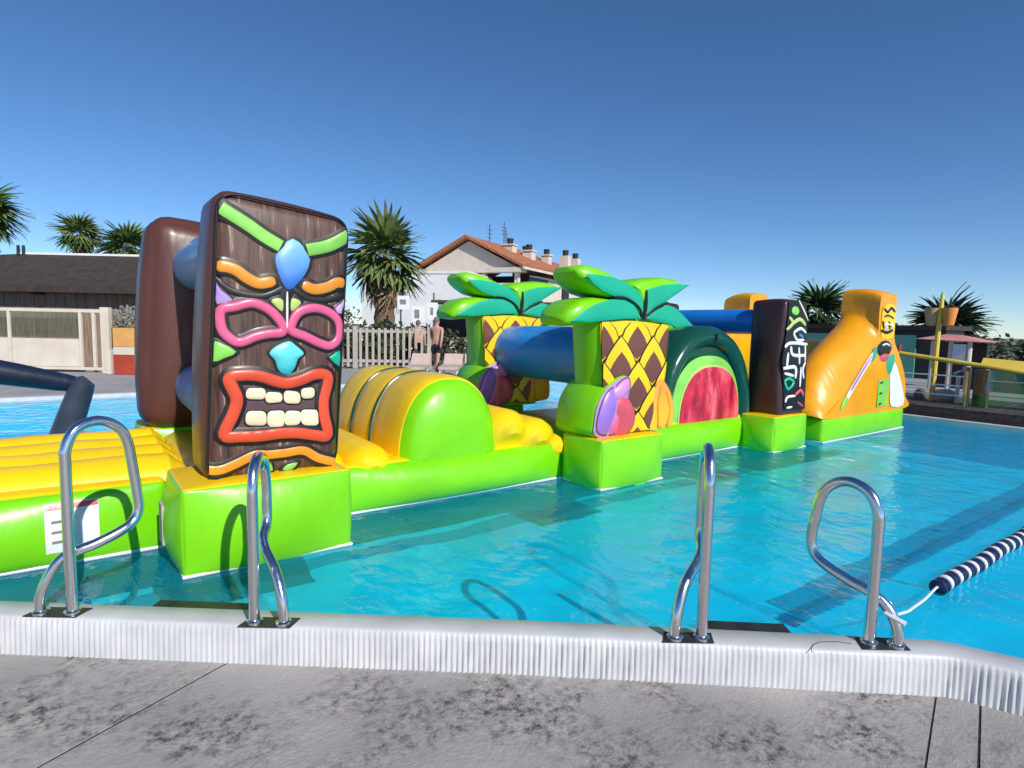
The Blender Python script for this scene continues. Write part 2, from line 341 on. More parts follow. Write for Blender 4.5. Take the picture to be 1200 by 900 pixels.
def loft(name, rows, mat, parent, cap0=True, cap1=True, mi=None, bulge0=0, bulge1=0):
    """closed outlines in (x, z) joined along y: rows = [(y, outline)], equal point counts"""
    N = len(rows[0][1]); V, F = [], []
    def caprings(y, O, b_, first):
        c = sum((Vector(p) for p in O), Vector((0, 0)))/N; R_ = []
        for t in (.92, .75, .5, .25): R_.append((y + b_*(1-t*t), [c+(Vector(p)-c)*t for p in O]))
        return R_
    all_ = list(rows)
    if cap0: all_ = list(reversed(caprings(rows[0][0], rows[0][1], bulge0, True))) + all_
    if cap1: all_ = all_ + caprings(rows[-1][0], rows[-1][1], bulge1, False)
    for y, O in all_: V += [(p[0], y, p[1]) for p in O]
    for r_ in range(len(all_)-1): F += [(r_*N+i, r_*N+(i+1) % N, (r_+1)*N+(i+1) % N, (r_+1)*N+i) for i in range(N)]
    F += [tuple(range(N)), tuple(range((len(all_)-1)*N, len(all_)*N))]
    return mk(name, V, F, mat, parent, sharp=50)
def copy_tree(o, parent=None, off=None):
    c = o.copy(); col.objects.link(c); c.parent = parent
    if off: c.location = Vector(c.location) + Vector(off)
    for ch in list(o.children): copy_tree(ch, c)
    return c

# ------------------------------------------------------------------ the setting: ground, pool, water, decks
WZ, CT, FLOOR = .12, .185, -.46                       # water level, coping top, pool floor
near_path = [CF(-9, 3.08), CF(-2.53, 2.845), CF(.024, 2.765), CF(2.02, 2.66)]
corner = near_path[-1]
turn = corner + Vector((.42, -.91, 0)).normalized()*9.0
pool = [p.xy for p in near_path] + [turn.xy, Vector((11.94, turn.y)), Vector((11.94, 13.4)), Vector((near_path[0].x, 13.4))]
def ring_sheet(name, outer, inner, z, mat):
    bm = bmesh.new()
    for loop in (outer, inner):
        vs_ = [bm.verts.new((p[0], p[1], z)) for p in loop]
        for i in range(len(vs_)): bm.edges.new((vs_[i], vs_[(i+1) % len(vs_)]))
    bmesh.ops.triangle_fill(bm, edges=bm.edges[:], use_beauty=True)
    me = bpy.data.meshes.new(name); bmesh.ops.recalc_face_normals(bm, faces=bm.faces); bm.to_mesh(me); bm.free(); me.materials.append(mat)
    if me.polygons and me.polygons[0].normal.z < 0: me.flip_normals()
    return struct(link(name, me))
S = 900
mid = [(-45, -30), (45, -30), (45, 45), (-45, 45)]
ring_sheet('ground', [(-S, -S), (S, -S), (S, S), (-S, S)], mid, -.03, groundm)
ring_sheet('pool_deck', mid, pool, -.012, farconc)
def flat(name, pts, z, mat):
    o = struct(mk(name, [(p[0], p[1], z) for p in pts], [tuple(range(len(pts)))], mat, smooth=False))
    if o.data.polygons[0].normal.z < 0: o.data.flip_normals()
    return o
from mathutils import noise as _n
def floor_z(x, y): return FLOOR + .030*_n.noise(Vector((x*1.5, y*1.2, .3))) + .016*_n.noise(Vector((x*4.2+y, y*3.6, 7.1)))      # relief added to mottle the light and make shadow edges waver
fx = [-9 + i*.075 for i in range(int(21.2/.075))]; fy = [-9 + i*.065 for i in range(int(22.6/.065))]; ny_ = len(fy)
FF = [(i*ny_+j, (i+1)*ny_+j, (i+1)*ny_+j+1, i*ny_+j+1) for i in range(len(fx)-1) for j in range(ny_-1)]
LANES = (2.25, 5.0, 7.75, 10.5, -.6)
lane_m = [1 if any(abs(fy[j]+.03-v) < .13 for v in LANES) and (4.15 if fy[j] < 3 else -2) < fx[i] < 11 else 0 for i in range(len(fx)-1) for j in range(ny_-1)]
pf_ = struct(mk('pool_floor', [(x, y, floor_z(x, y)) for x in fx for y in fy], FF, [tilefl, lanem], mi=lane_m))
if pf_.data.polygons[0].normal.z < 0: pf_.data.flip_normals()
N = len(pool)
struct(mk('pool_wall', [(p[0], p[1], z) for z in (FLOOR-.1, CT-.03) for p in pool], [(i, (i+1) % N, N+(i+1) % N, N+i) for i in range(N)], tilefl, smooth=False))
flat('water', pool, WZ, waterM)
# near coping: flat white top, fluted front face
def sweep(name, path, prof, mat, flute=None):
    V, F = [], []; K = len(prof)
    for i, p in enumerate(path):
        a = path[max(0, i-1)]; c = path[min(len(path)-1, i+1)]; t = (c-a).normalized(); nn = Vector((t.y, -t.x, 0))
        for j, (d, z) in enumerate(prof):
            dd = d + (flute[j]*math.sin(i*math.pi*.5+.7)*(1.05+.4*math.sin(i*.013+j*.3)+.35*math.sin(i*.37+j)) if flute else 0); V.append(p + nn*dd + Vector((0, 0, z)))
    for i in range(len(path)-1): F += [(i*K+j, i*K+j+1, (i+1)*K+j+1, (i+1)*K+j) for j in range(K-1)]
    return struct(mk(name, V, F, mat, sharp=50))
def dense(path, step):
    out = []
    for a, c in zip(path, path[1:]):
        k = max(1, int((c-a).length/step)); out += [a.lerp(c, i/k) for i in range(k)]
    return out + [path[-1]]
prof = [(-.02, CT-.10), (-.02, CT-.012), (-.008, CT), (.118, CT), (.13, CT-.006), (.136, CT-.018), (.14, CT-.04), (.144, .06), (.146, .0), (.146, -.03)]
e1 = (corner-near_path[2]).normalized(); e2 = (turn-corner).normalized(); bend = [(corner-e1*.09).lerp(corner, t).lerp(corner.lerp(corner+e2*.09, t), t) for t in [i/10 for i in range(11)]]
path2 = dense(near_path[:3] + bend + [corner+e2*6], .0064)
sweep('pool_coping', path2, prof, whitecop, flute=[0, 0, 0, 0, .0006, .002, .0042, .0046, .004, .004])
fp = [Vector((11.94, turn.y, 0)), Vector((11.94, 13.4, 0)), Vector((near_path[0].x, 13.4, 0))]
sweep('far_coping', fp, [(-.03, CT-.10), (-.03, CT), (.16, CT), (.16, -.02)], whitecop)
# near deck of stamped slabs with open joints
flat('joint_bed', [CF(x, y).xy for x, y in ((-7, -3), (7, -3), (7, -2), (2.2, 2.62), (-2.4, 2.78), (-7, 2.95))], -.003, joint)
deck = thing('deck', 'stamped grey concrete deck in front of the pool', 'deck', (0, 0, 0)); del deck['label'], deck['category']; struct(deck)
def slabpoly(l0, l1, y0, y1):
    g = lambda L, y: L[0] + (L[2]-L[0])*(y-L[1])/(L[3]-L[1])
    return [(g(l0, y0), y0), (g(l1, y0), y0), (g(l1, y1), y1), (g(l0, y1), y1)]
lines = [(-6.6, 3.2, -7.6, -3), (-1.03, 3.2, -4.25, -3), (2.459, 3.2, -2.47, -3), (2.66, 3.2, -2.28, -3), (2.855, 3.2, -2.08, -3), (3.05, 3.2, -1.88, -3), (3.25, 3.2, -1.68, -3), (6.5, 3.2, 4, -3)]
for i, (a, c) in enumerate(zip(lines, lines[1:])):
    gap = .006 if i > 1 else .004; ga = .007 if i == 1 else gap; gc = .007 if i == 0 else gap
    a2 = (a[0]+ga, a[1], a[2]+ga, a[3]); c2 = (c[0]-gc, c[1], c[2]-gc, c[3])
    P = slabpoly(a2, c2, -3, 2.95 if i < 2 else 2.80)
    e = .001; top = [CF(x, y, 0) for x, y in P]; cen = sum(top, Vector())/4; ins = [p + (cen-p).normalized()*e for p in top]
    V = [p - Vector((0, 0, .03)) for p in top] + [p - Vector((0, 0, .001)) for p in top] + ins
    F = [(k, (k+1) % 4, 4+(k+1) % 4, 4+k) for k in range(4)] + [(4+k, 4+(k+1) % 4, 8+(k+1) % 4, 8+k) for k in range(4)] + [(8, 9, 10, 11)]
    mk('slab', V, F, conc, deck, smooth=False)
# raised timber deck behind the far end of the pool
end_deck = thing('timber_deck', '', '', (12.2, 3, 0)); del end_deck['label'], end_deck['category']; struct(end_deck)
for i, (z0, z1, dx) in enumerate(((-.01, .115, .0), (.125, .215, .02), (.225, .325, .05))):
    mk('riser_plank', *box(12.14+dx, 12.2+dx, -9, 13, z0, z1), darkwood, end_deck, smooth=False)
for i in range(16):
    x = 12.19 + i*.15; mk('deck_board', *box(x, x+.14, -9, 13, .33, .36), darkwood, end_deck, smooth=False)
mk('deck_board', *box(12.19+16*.15, 21, -9, 13, .32, .358), farconc, end_deck, smooth=False).name = 'paving'

# ------------------------------------------------------------------ inflatable obstacle course
course = thing('inflatable_obstacle_course', 'giant inflatable water obstacle course with carved totem face, pineapple palms, watermelon arch and orange slide', 'inflatable', (4, 5.2, WZ))
HB = .108                                                # hull bottoms hang a little under the water
def green_top_yellow(cen, a, s): return 1 if (a == 2 and s > 0) else 0
def hull(x0, x1, y0, y1, z1, name='hull', **k):
    return pillow(name, x0, x1, y0, y1, HB, z1, [lime, yellow], course, bulge=k.get('b', (.03, .07, .02)), r=k.get('r', .05), pick=green_top_yellow, n=k.get('n', 13), nob=((2, -1),))
def welt(pts): return mk('white_welt', *tube([(x, y, WZ+.012) for x, y in pts], .011, 6), white, course)
# entry bed
hull(-3.2, .46, 4.36, 6.05, .57, r=.055, b=(.03, .13, .03)); welt([(-3.18, 4.351), (.44, 4.351)])
for i, y in enumerate((4.67, 5.05, 5.43, 5.81)):
    L = [(-3.15, y, .47)] + [(-3.0 + 3.5*t/14, y, .47) for t in range(15)] + [(.6, y, .47)]
    mk('bed_tube', *tube(L, [.1] + [.215 + .006*math.sin(t*2.1+i) for t in range(15)] + [.12], 20), yellow, course)
# hump section
hull(1.44, 3.93, 4.36, 6.05, .50, r=.055, b=(.02, .13, .02), n=18); welt([(1.46, 4.351), (3.91, 4.351)])
for i, (x, z) in enumerate(((.75, .42), (1.12, .43), (1.5, .44), (1.88, .44))):
    mk('bed_tube', *tube([(x, 4.37, z-.02), (x, 4.385, z-.01), (x, 4.42, z), (x, 4.5, z), (x, 5.2, z+.005), (x, 5.95, z), (x, 6.02, z-.02)], [.08, .13, .175, .20, .205, .20, .15], 20), yellow, course)
for x, z, r_ in ((3.22, .60, .235), (3.55, .50, .23), (3.8, .38, .17)):
    mk('bed_tube', *tube([(x, 4.345, z-.02), (x, 4.355, z-.01), (x, 4.385, z), (x, 4.44, z), (x, 5.2, z), (x, 5.95, z), (x, 6.02, z)], [r_*.35, r_*.68, r_*.9, r_, r_*1.02, r_, r_*.7], 24), yellow, course)
# hump: half cylinder across the course, lime puffed end
def arc_outline(cx, hw, z0, zt, n=36, k=1.0):
    o = [(cx + hw*math.copysign(abs(math.cos(t))**k, math.cos(t)), z0 + (zt-z0)*math.sin(t)**k) for t in [math.pi*i/n for i in range(n+1)]]
    return o
def scale_out(o, s, c): return [(c[0]+(p[0]-c[0])*s, c[1]+(p[1]-c[1])*s) for p in o]
HO = arc_outline(2.62, .50, .42, 1.17, k=.85); hc = (2.62, .5)
ys = []
for k, (a, c) in enumerate(((4.47, 5.05), (5.05, 5.50), (5.50, 5.98))):
    for t in (0.0, .08, .3, .5, .7, .92): ys.append((a+(c-a)*t, 1 - .03*abs(2*t-1)**8 if k or t > .2 else .965 + t*.3))
loft('hump', [(y, scale_out(HO, s*.995, hc)) for y, s in ys] + [(5.98, scale_out(HO, .96, hc)), (6.03, scale_out(HO, .85, hc))], yellow, course)
loft('hump_end', [(4.33, scale_out(HO, .62, hc)), (4.355, scale_out(HO, .80, hc)), (4.40, scale_out(HO, .90, hc)), (4.48, scale_out(HO, .955, hc))], lime, course, bulge0=-.03)
for y in (5.05, 5.50):
    mk('seam_stripe', *tube([(p[0], y, p[1]) for p in scale_out(HO, .970, hc)], .021, 8), rind, course)
    mk('seam_stripe', *tube([(p[0], y-.022, p[1]) for p in scale_out(HO, .968, hc)], .008, 6), white, course)  # thin white line put in as the highlight along the dark seam
# blocks that carry the towers, near and far side
def block(x0, x1, y0, y1, z1, nm='block'): return pillow(nm, x0, x1, y0, y1, HB, z1, [lime, yellow], course, bulge=(.075, .075, .015), r=.022, pick=lambda c, a, s: 1 if a == 2 and s > 0 else 0, nob=((2, -1),))
block(.46, 1.45, 3.74, 4.36, .64); welt([(.458, 4.3), (.458, 3.738), (1.452, 3.738), (1.452, 4.3)])
block(.46, 1.45, 6.06, 6.66, .64)
block(3.83, 4.68, 3.80, 4.34, .58); block(3.83, 4.68, 6.08, 6.66, .60)
block(6.87, 7.63, 3.90, 4.36, .56); block(6.87, 7.63, 6.08, 6.6, .56)
welt([(6.868, 4.3), (6.868, 3.898), (7.632, 3.898)])
welt([(3.828, 4.3), (3.828, 3.798), (4.682, 3.798)])
mk('mooring_tab', *box(4.28, 4.42, 3.79, 3.80, .105, .15), lime, course, smooth=False)
# watermelon section hull and slide hull
hull(4.4, 7.1, 4.36, 6.05, .53, r=.055, b=(.03, .12, .02), n=18); welt([(4.5, 4.351), (7.05, 4.351)])
def slide_hull():
    return pillow('hull', 8.08, 10.66, 3.90, 6.5, HB, .46, [lime, yellow], course, bulge=(.07, .05, .02), r=.05, nob=((2, -1),), n=16)
slide_hull(); welt([(8.08, 5.5), (8.08, 3.895), (10.66, 3.895)])
hull(7.6, 8.1, 4.40, 6.05, .42)

# --- carved totem with a face
F0 = 3.875; LEAN = .058
def tiki_warp(p):
    x, y, z = p; k = (z-.62)/1.7
    return (x + LEAN*(z-.62), y, z - (x-1.0)*.10*k)
def tiki_v(u, z):
    ub = u - LEAN*(z-.62); zz = z + (ub-1.0)*.10*(z-.62)/1.7
    a = max(-1, min(1, (ub-1.005)/.405)); c = max(-1, min(1, (zz-1.475)/.855))
    return F0 - .035*(1-abs(a)**2.2)*(1-abs(c)**2.2) + .09*max(0, abs(a)-.9)
totem = pillow('carved_totem', .60, 1.41, F0, 4.36, .62, 2.33, [brown, woodp], course, bulge=(.045, .035, .03), r=.09, n=16, warp=tiki_warp, pick=lambda c, a, s: 1 if a == 1 and s < 0 else 0)
pillow('plain_totem', .46, 1.38, 5.98, 6.5, .62, 2.44, [brown], course, bulge=(.06, .06, .03), r=.16, n=14, warp=tiki_warp)
B = .017
def outl_r(nm, k, wd, mat, h=.011, closed=False, taper=True):
    ribbon(nm+'_outline', D[k], wd, tiki_v, .006, black, totem, closed=closed, taper=taper, extra=B); ribbon(nm, D[k], wd, tiki_v, h, mat, totem, closed=closed, taper=taper)
def outl_b(nm, o, mat, h=.011, sk=3, grow=B):
    blob(nm+'_outline', o, tiki_v, .006, black, totem, grow=grow, smoothk=sk); blob(nm, o, tiki_v, h, mat, totem, smoothk=sk)
D=dict(
band_l=[[0.724,2.251],[0.865,2.171],[0.96,2.109],[1.054,2.06]],
band_r=[[1.215,2.051],[1.357,2.093],[1.493,2.172]],
gem=[[1.13,2.119],[1.205,2.066],[1.238,1.989],[1.203,1.896],[1.149,1.829],[1.096,1.79],[1.056,1.834],[1.022,1.925],[1.018,1.997],[1.059,2.062]],
brow_l=[[0.695,1.913],[0.748,1.913],[0.803,1.894],[0.859,1.853],[0.926,1.827],[1.016,1.848]],
brow_r=[[1.183,1.837],[1.255,1.809],[1.344,1.828],[1.411,1.861],[1.463,1.856]],
lid_l=[[0.696,1.828],[0.763,1.777],[0.857,1.752],[0.954,1.751],[1.045,1.792]],
lid_r=[[1.138,1.797],[1.222,1.748],[1.332,1.742],[1.445,1.774]],
horn_l=[[0.664,1.826],[0.687,1.827],[0.717,1.775],[0.781,1.718],[0.692,1.685],[0.671,1.753]],
horn_r=[[1.48,1.771],[1.439,1.652],[1.387,1.689],[1.445,1.736]],
pl_l=[[0.984,1.727],[1.024,1.749],[1.065,1.73],[1.058,1.657],[1.013,1.687]],
pl_r=[[1.106,1.743],[1.148,1.745],[1.174,1.714],[1.105,1.658]],
bar=[[1.084,1.784],[1.079,1.562]],
lens_l=[[0.71,1.656],[0.789,1.683],[0.885,1.707],[0.983,1.665],[1.052,1.583],[1.051,1.535],[0.97,1.524],[0.896,1.506],[0.808,1.471],[0.748,1.501],[0.712,1.556]],
lens_r=[[1.109,1.584],[1.157,1.66],[1.254,1.69],[1.353,1.666],[1.415,1.612],[1.427,1.54],[1.409,1.484],[1.357,1.45],[1.285,1.467],[1.193,1.51],[1.114,1.541]],
gl_l=[[0.65,1.47],[0.7,1.476],[0.797,1.414],[0.734,1.375],[0.647,1.349]],
gl_r=[[1.432,1.422],[1.431,1.303],[1.349,1.367],[1.361,1.385]],
nose=[[1.091,1.483],[1.131,1.459],[1.184,1.411],[1.178,1.387],[1.148,1.363],[1.129,1.31],[1.094,1.269],[1.053,1.27],[1.019,1.306],[1.003,1.36],[0.97,1.407],[1.016,1.454]],
lip_u=[[0.744,1.253],[0.816,1.274],[0.913,1.266],[1.013,1.23],[1.081,1.217],[1.164,1.234],[1.261,1.267],[1.341,1.242]],
lip_b=[[0.713,0.916],[0.808,0.899],[0.917,0.894],[1.03,0.899],[1.136,0.893],[1.257,0.866],[1.338,0.859]],
lip_l=[[0.767,1.227],[0.783,1.135],[0.763,1.044],[0.737,0.943]],
lip_r=[[1.328,1.206],[1.311,1.094],[1.315,0.993],[1.335,0.891]],
mouth=[[0.804,1.214],[1.297,1.194],[1.295,0.913],[0.798,0.949]],
teeth=[[[0.847,1.196],[0.94,1.192],[0.938,1.127],[0.845,1.132]],[[0.958,1.164],[1.043,1.16],[1.042,1.098],[0.957,1.103]],[[1.06,1.16],[1.148,1.155],[1.147,1.092],[1.059,1.097]],[[1.17,1.179],[1.248,1.175],[1.248,1.114],[1.169,1.118]],[[0.841,1.054],[0.945,1.047],[0.943,0.964],[0.839,0.972]],[[0.963,1.041],[1.052,1.035],[1.051,0.941],[0.962,0.948]],[[1.068,1.039],[1.153,1.033],[1.152,0.947],[1.067,0.954]],[[1.171,1.032],[1.268,1.026],[1.267,0.938],[1.17,0.946]]],
jaw=[[0.611,0.71],[0.688,0.703],[0.772,0.73],[0.882,0.774],[0.96,0.768],[1.063,0.768],[1.182,0.77],[1.28,0.709],[1.42,0.658]],
jl=[[[0.958,0.671],[0.992,0.657],[0.976,0.723]],[[1.044,0.654],[1.074,0.693],[1.151,0.699],[1.109,0.65]]],
LA=[[3.681,2.153],[3.774,2.177],[3.969,2.152],[4.227,2.07],[4.446,1.979],[4.522,1.94],[4.509,1.703],[4.42,1.812],[4.255,1.885],[4.066,1.888],[3.898,1.921],[3.734,2.016],[3.661,2.09]],
TA=[[3.724,2.081],[3.89,2.085],[4.09,2.073],[4.3,2.02],[4.439,1.948],[4.492,1.889],[4.495,1.728],[4.401,1.824],[4.237,1.892],[4.082,1.904],[3.93,1.946],[3.798,2.014]],
LB=[[3.518,1.701],[3.59,1.782],[3.71,1.855],[3.9,1.889],[4.1,1.884],[4.273,1.873],[4.42,1.812],[4.491,1.703],[4.429,1.664],[4.179,1.683],[3.912,1.641],[3.659,1.613],[3.543,1.622]],
TB=[[3.557,1.657],[3.684,1.74],[3.839,1.814],[4.05,1.872],[4.238,1.872],[4.383,1.823],[4.472,1.702],[4.248,1.697],[4.043,1.679],[3.798,1.656]],
LC=[[4.37,2.048],[4.513,2.094],[4.775,2.13],[5.015,2.12],[5.205,2.079],[5.145,2.036],[4.987,1.95],[4.852,1.879],[4.662,1.808],[4.518,1.716],[4.479,1.888]],
TC=[[4.542,1.984],[4.781,2.048],[4.979,2.063],[5.195,2.072],[4.986,1.962],[4.851,1.892],[4.644,1.795],[4.545,1.729]],
LD=[[4.519,1.703],[4.663,1.795],[4.853,1.866],[4.995,1.846],[5.168,1.746],[5.293,1.642],[5.221,1.607],[5.014,1.584],[4.934,1.57],[4.809,1.64],[4.521,1.672]],
TD=[[4.528,1.703],[4.683,1.79],[4.854,1.853],[4.997,1.82],[5.148,1.732],[5.282,1.648],[5.011,1.624],[4.907,1.661],[4.613,1.693]],
ribAB=[[4.082,1.892],[4.255,1.885],[4.42,1.812],[4.5,1.703]],
ribAC=[[4.529,1.984],[4.534,1.816],[4.509,1.703]],
ribCD=[[4.852,1.876],[4.663,1.802],[4.509,1.703]],
panel=[[3.954,1.658],[4.268,1.687],[4.934,1.655],[4.909,1.473],[4.852,1.231],[4.832,0.988],[4.821,0.608],[4.038,0.593]],
pod1=[[3.833,0.701],[3.869,0.899],[3.984,1.049],[4.169,1.144],[4.282,1.152],[4.321,1.058],[4.293,0.966],[4.348,0.87],[4.373,0.728],[4.296,0.617],[4.103,0.564],[3.915,0.57],[3.836,0.634]],
pod1b=[[4.1,0.942],[4.244,0.957],[4.361,0.823],[4.359,0.682],[4.264,0.596],[4.108,0.591]],
pod2=[[4.769,1.112],[4.905,1.01],[4.983,0.857],[4.988,0.632],[4.859,0.593],[4.642,0.587],[4.649,0.756],[4.654,0.948]],
strokes=[['y',22,[[7.168,1.789],[7.244,1.72],[7.122,1.631]]],['y',24,[[7.245,1.712],[7.407,1.768],[7.556,1.7]]],['p',14,[[7.393,2.008],[7.626,1.756]]],['w',18,[[7.259,1.597],[7.422,1.653],[7.569,1.601]]],['w',18,[[7.259,1.597],[7.338,1.509],[7.511,1.51]]],['w',20,[[7.1,1.412],[7.208,1.469],[7.617,1.452]]],['w',20,[[7.213,1.429],[7.26,1.322],[7.572,1.313]]],['w',18,[[7.384,1.419],[7.412,1.203]]],['w',18,[[7.554,1.446],[7.564,1.237]]],['w',18,[[7.163,1.35],[7.145,1.173]]],['w',22,[[7.082,1.153],[7.314,1.165],[7.332,1.025]]],['w',18,[[7.105,1.094],[7.293,1.058]]],['w',18,[[7.451,1.166],[7.456,0.911]]],['w',18,[[7.576,1.227],[7.508,1.128],[7.551,1.017]]],['t',18,[[7.117,0.996],[7.189,0.895],[7.304,0.971],[7.203,1.025],[7.117,0.996]]],['b',18,[[7.38,1.581],[7.488,1.546]]],['r',22,[[7.358,0.815],[7.49,0.864],[7.58,0.795]]],['w',16,[[7.15,0.727],[7.192,0.793],[7.36,0.802]]],['w',14,[[7.182,0.657],[7.309,0.663]]],['r',16,[[7.422,0.72],[7.581,0.656]]]],
sun=[[7.309,1.872]],
tpanel=[[7.177,1.981],[7.41,2.008],[7.594,1.989],[7.629,1.419],[7.642,1.051],[7.647,0.614],[7.145,0.629],[7.064,1.245],[7.126,1.596]])

def tiki_clamp(u, z):
    o_ = LEAN*(z-.62); return min(max(u, .622+o_), 1.392+o_)
CL = tiki_clamp
outl_r('head_band', 'band_l', .088, leafg, taper=False); outl_r('head_band', 'band_r', .09, leafg, taper=False)
outl_r('eyelid', 'lid_l', .008, maroon, .004); outl_r('eyelid', 'lid_r', .008, maroon, .004)
outl_r('eyebrow', 'brow_l', .078, amber); outl_r('eyebrow', 'brow_r', .078, amber)
for k in ('pl_l', 'pl_r'): outl_b('small_leaf', D[k], palegreen, .012)
outl_r('nose_bridge', 'bar', .05, black, .01, taper=False); ribbon('bridge_line', D['bar'], .014, lambda u, z: tiki_v(u, z)-.012, .005, white, totem)
for k in ('horn_l', 'horn_r'): outl_b('horn', D[k], hornm, .015, 2)
for k in ('gl_l', 'gl_r'): outl_b('cheek_leaf', D[k], leafg if k == 'gl_l' else teal, .012, 2)
for k in ('lens_l', 'lens_r'): outl_r('eye_ring', k, .062, pink, .016, closed=True)
outl_b('forehead_gem', D['gem'], gemm, .02, 2, .016)
outl_b('nose', D['nose'], nosem, .022, 3, .016)
blob('mouth_inside', D['mouth'], tiki_v, .005, maroon, totem, smoothk=0)
for t in D['teeth']:
    tc_ = sum((Vector(p) for p in t), Vector((0, 0)))/4; q = rounded([tc_ + (Vector(p)-tc_)*1.16 + Vector((random.uniform(-.006, .006), random.uniform(-.008, .008))) for p in t], .034); blob('tooth_outline', q, lambda u, z: tiki_v(u, z)-.006, .004, black, totem, grow=.010, smoothk=0); blob('tooth', q, lambda u, z: tiki_v(u, z)-.008, .009, tooth, totem, smoothk=0)
lipv = lambda u, z: tiki_v(u, z)-.004
lip_loop = D['lip_u'] + D['lip_r'][1:-1] + list(reversed(D['lip_b'])) + list(reversed(D['lip_l'][1:-1]))
ribbon('lip_outline', lip_loop, .082, lipv, .01, black, totem, closed=True, extra=B); ribbon('lip', lip_loop, .082, lipv, .018, red, totem, closed=True)
outl_r('chin_band', 'jaw', .066, amber, taper=False)
for q in D['jl']: outl_b('small_leaf', q, leafg, .012, 2)
CL = None
sq = rounded([(.612, .63), (1.398, .63), (1.398, 2.31), (.612, 2.31)], .12); sq = resample(sq + [sq[0]], 90)[:-1]; ribbon('face_seam', [(p.x + LEAN*(p.y-.62), p.y - (p.x-1.0)*.10*(p.y-.62)/1.7) for p in sq], .016, lambda u, z: tiki_v(u, z)+.004, .012, black, totem, closed=True)
# side fastenings and stickers
def roller(x, z, r_, y0=4.3, y1=6.1, mat=blue, nm='roller', n=28):
    ysr = [y0 + (y1-y0)*i/10 for i in range(11)]
    return mk(nm, *tube([(x, y, z) for y in ysr], [r_*(.985+.03*math.sin(math.pi*i/10)) for i in range(11)], n), mat, course)
roller(.93, 2.06, .21, mat=paleblue); roller(.93, 1.0, .22, mat=paleblue)

# --- pineapple palm towers
palm_near = loft('pineapple_trunk', [(4.02, rounded([(3.97, .55), (4.83, .55), (4.86, 1.2), (4.93, 1.70), (3.96, 1.70), (4.02, 1.1)], .05)), (4.06, rounded([(3.95, .55), (4.85, .55), (4.88, 1.2), (4.95, 1.72), (3.94, 1.72), (4.0, 1.1)], .05)), (4.20, rounded([(3.93, .55), (4.87, .55), (4.89, 1.2), (4.96, 1.72), (3.91, 1.72), (3.98, 1.1)], .05)), (4.36, rounded([(3.95, .55), (4.85, .55), (4.88, 1.2), (4.95, 1.72), (3.94, 1.72), (4.0, 1.1)], .05)), (4.40, rounded([(3.97, .55), (4.83, .55), (4.86, 1.2), (4.93, 1.70), (3.96, 1.70), (4.02, 1.1)], .05))], lime, course, bulge0=-.02, bulge1=.02)
def pv(u, z): return 4.005 - .02*max(0, 1-((u-4.44)/.5)**2)*max(0, 1-((z-1.1)/.6)**2)
blob('pineapple_panel', rounded(D['panel'], .03), pv, .004, pyellow, palm_near, smoothk=0, power=40)
pv2 = lambda u, z: pv(u, z) - .006
def clampu(u, z): 
    l, r_ = 3.965 + max(0, 1.66-z)*.03, 4.925 - max(0, 1.65-z)*.13
    return min(max(u, l), max(l, r_))
cells = []
for row in range(5):
    for c_ in range(4): cells.append((3.98 + c_*.46 + (.23 if row % 2 else 0), 1.53 - row*.245, .012*row))
for cu, cz, lift in cells:
    dia = lambda du, dz, oz=0: [(clampu(cu+x*du, cz+oz+y*dz), max(.6, min(1.665, cz+oz+y*dz))) for x, y in ((0, 1), (.40, .66), (.76, .28), (1, -.10), (.66, -.52), (0, -1), (-.66, -.52), (-1, -.10), (-.76, .28), (-.40, .66))]
    wq = lambda q: max(p[0] for p in q) - min(p[0] for p in q)
    q = dia(.226, .262)
    if wq(q) < .05: continue
    blob('scale_outline', q, lambda u, z: pv2(u, z)-lift, .003, black, palm_near, smoothk=0, power=40); q = dia(.208, .243)
    blob('scale', q, lambda u, z: pv2(u, z)-.004-lift, .006, pyellow, palm_near, smoothk=0); q = dia(.142, .160, -.062)
    if wq(q) > .04: blob('scale_eye', q, lambda u, z: pv2(u, z)-.011-lift, .004, pbrown, palm_near, smoothk=0)
def split(k, iu, il): return [D[k][i] for i in iu], [D[k][i] for i in il]
LEAF = [('A', list(range(0, 7)), [0, 12, 11, 10, 9, 8, 7, 6], list(range(0, 7)), [0, 11, 10, 9, 8, 7, 6]),
        ('B', list(range(0, 8)), [0, 12, 11, 10, 9, 8, 7], list(range(0, 7)), [0, 9, 8, 7, 6]),
        ('C', [4, 3, 2, 1, 0, 10, 9], [4, 5, 6, 7, 8, 9], [3, 2, 1, 0, 7], [3, 4, 5, 6, 7]),
        ('D', [5, 4, 3, 2, 1, 0], [5, 6, 7, 8, 9, 10, 0], [5, 4, 3, 2, 1, 0], [5, 6, 7, 8, 0])]
lv = lambda u, z: 3.972
for nm, lu, ll, tu, tl in LEAF:
    lf = strip_solid('leaf', *split('L'+nm, lu, ll), 3.975, 4.46, lime, palm_near, k=.5)
    strip_skin('leaf_print', *split('T'+nm, tu, tl), lv, .012, teal, palm_near)
for k in ('ribAB', 'ribAC', 'ribCD'): ribbon('leaf_vein', D[k], .028, lambda u, z: 3.968, .014, black, palm_near)
def petal(nm, k, mat, v0, v1, body=lime):
    o = [Vector(p) for p in catmull([Vector(p) for p in D[k]], 3, True)]; c = sum(o, Vector((0, 0)))/len(o); sc_ = lambda s: [c+(p-c)*s for p in o]
    loft('pod', [(v0, sc_(.93)), (v0+.03, sc_(1.0)), ((v0+v1)/2, sc_(1.04)), (v1-.03, sc_(1.0)), (v1, sc_(.9))], body, palm_near, bulge0=-.02, bulge1=.02)
    blob(nm, [c+(Vector(p)-c)*.97 for p in D[k]], lambda u, z: v0-.004, .028, mat, palm_near)
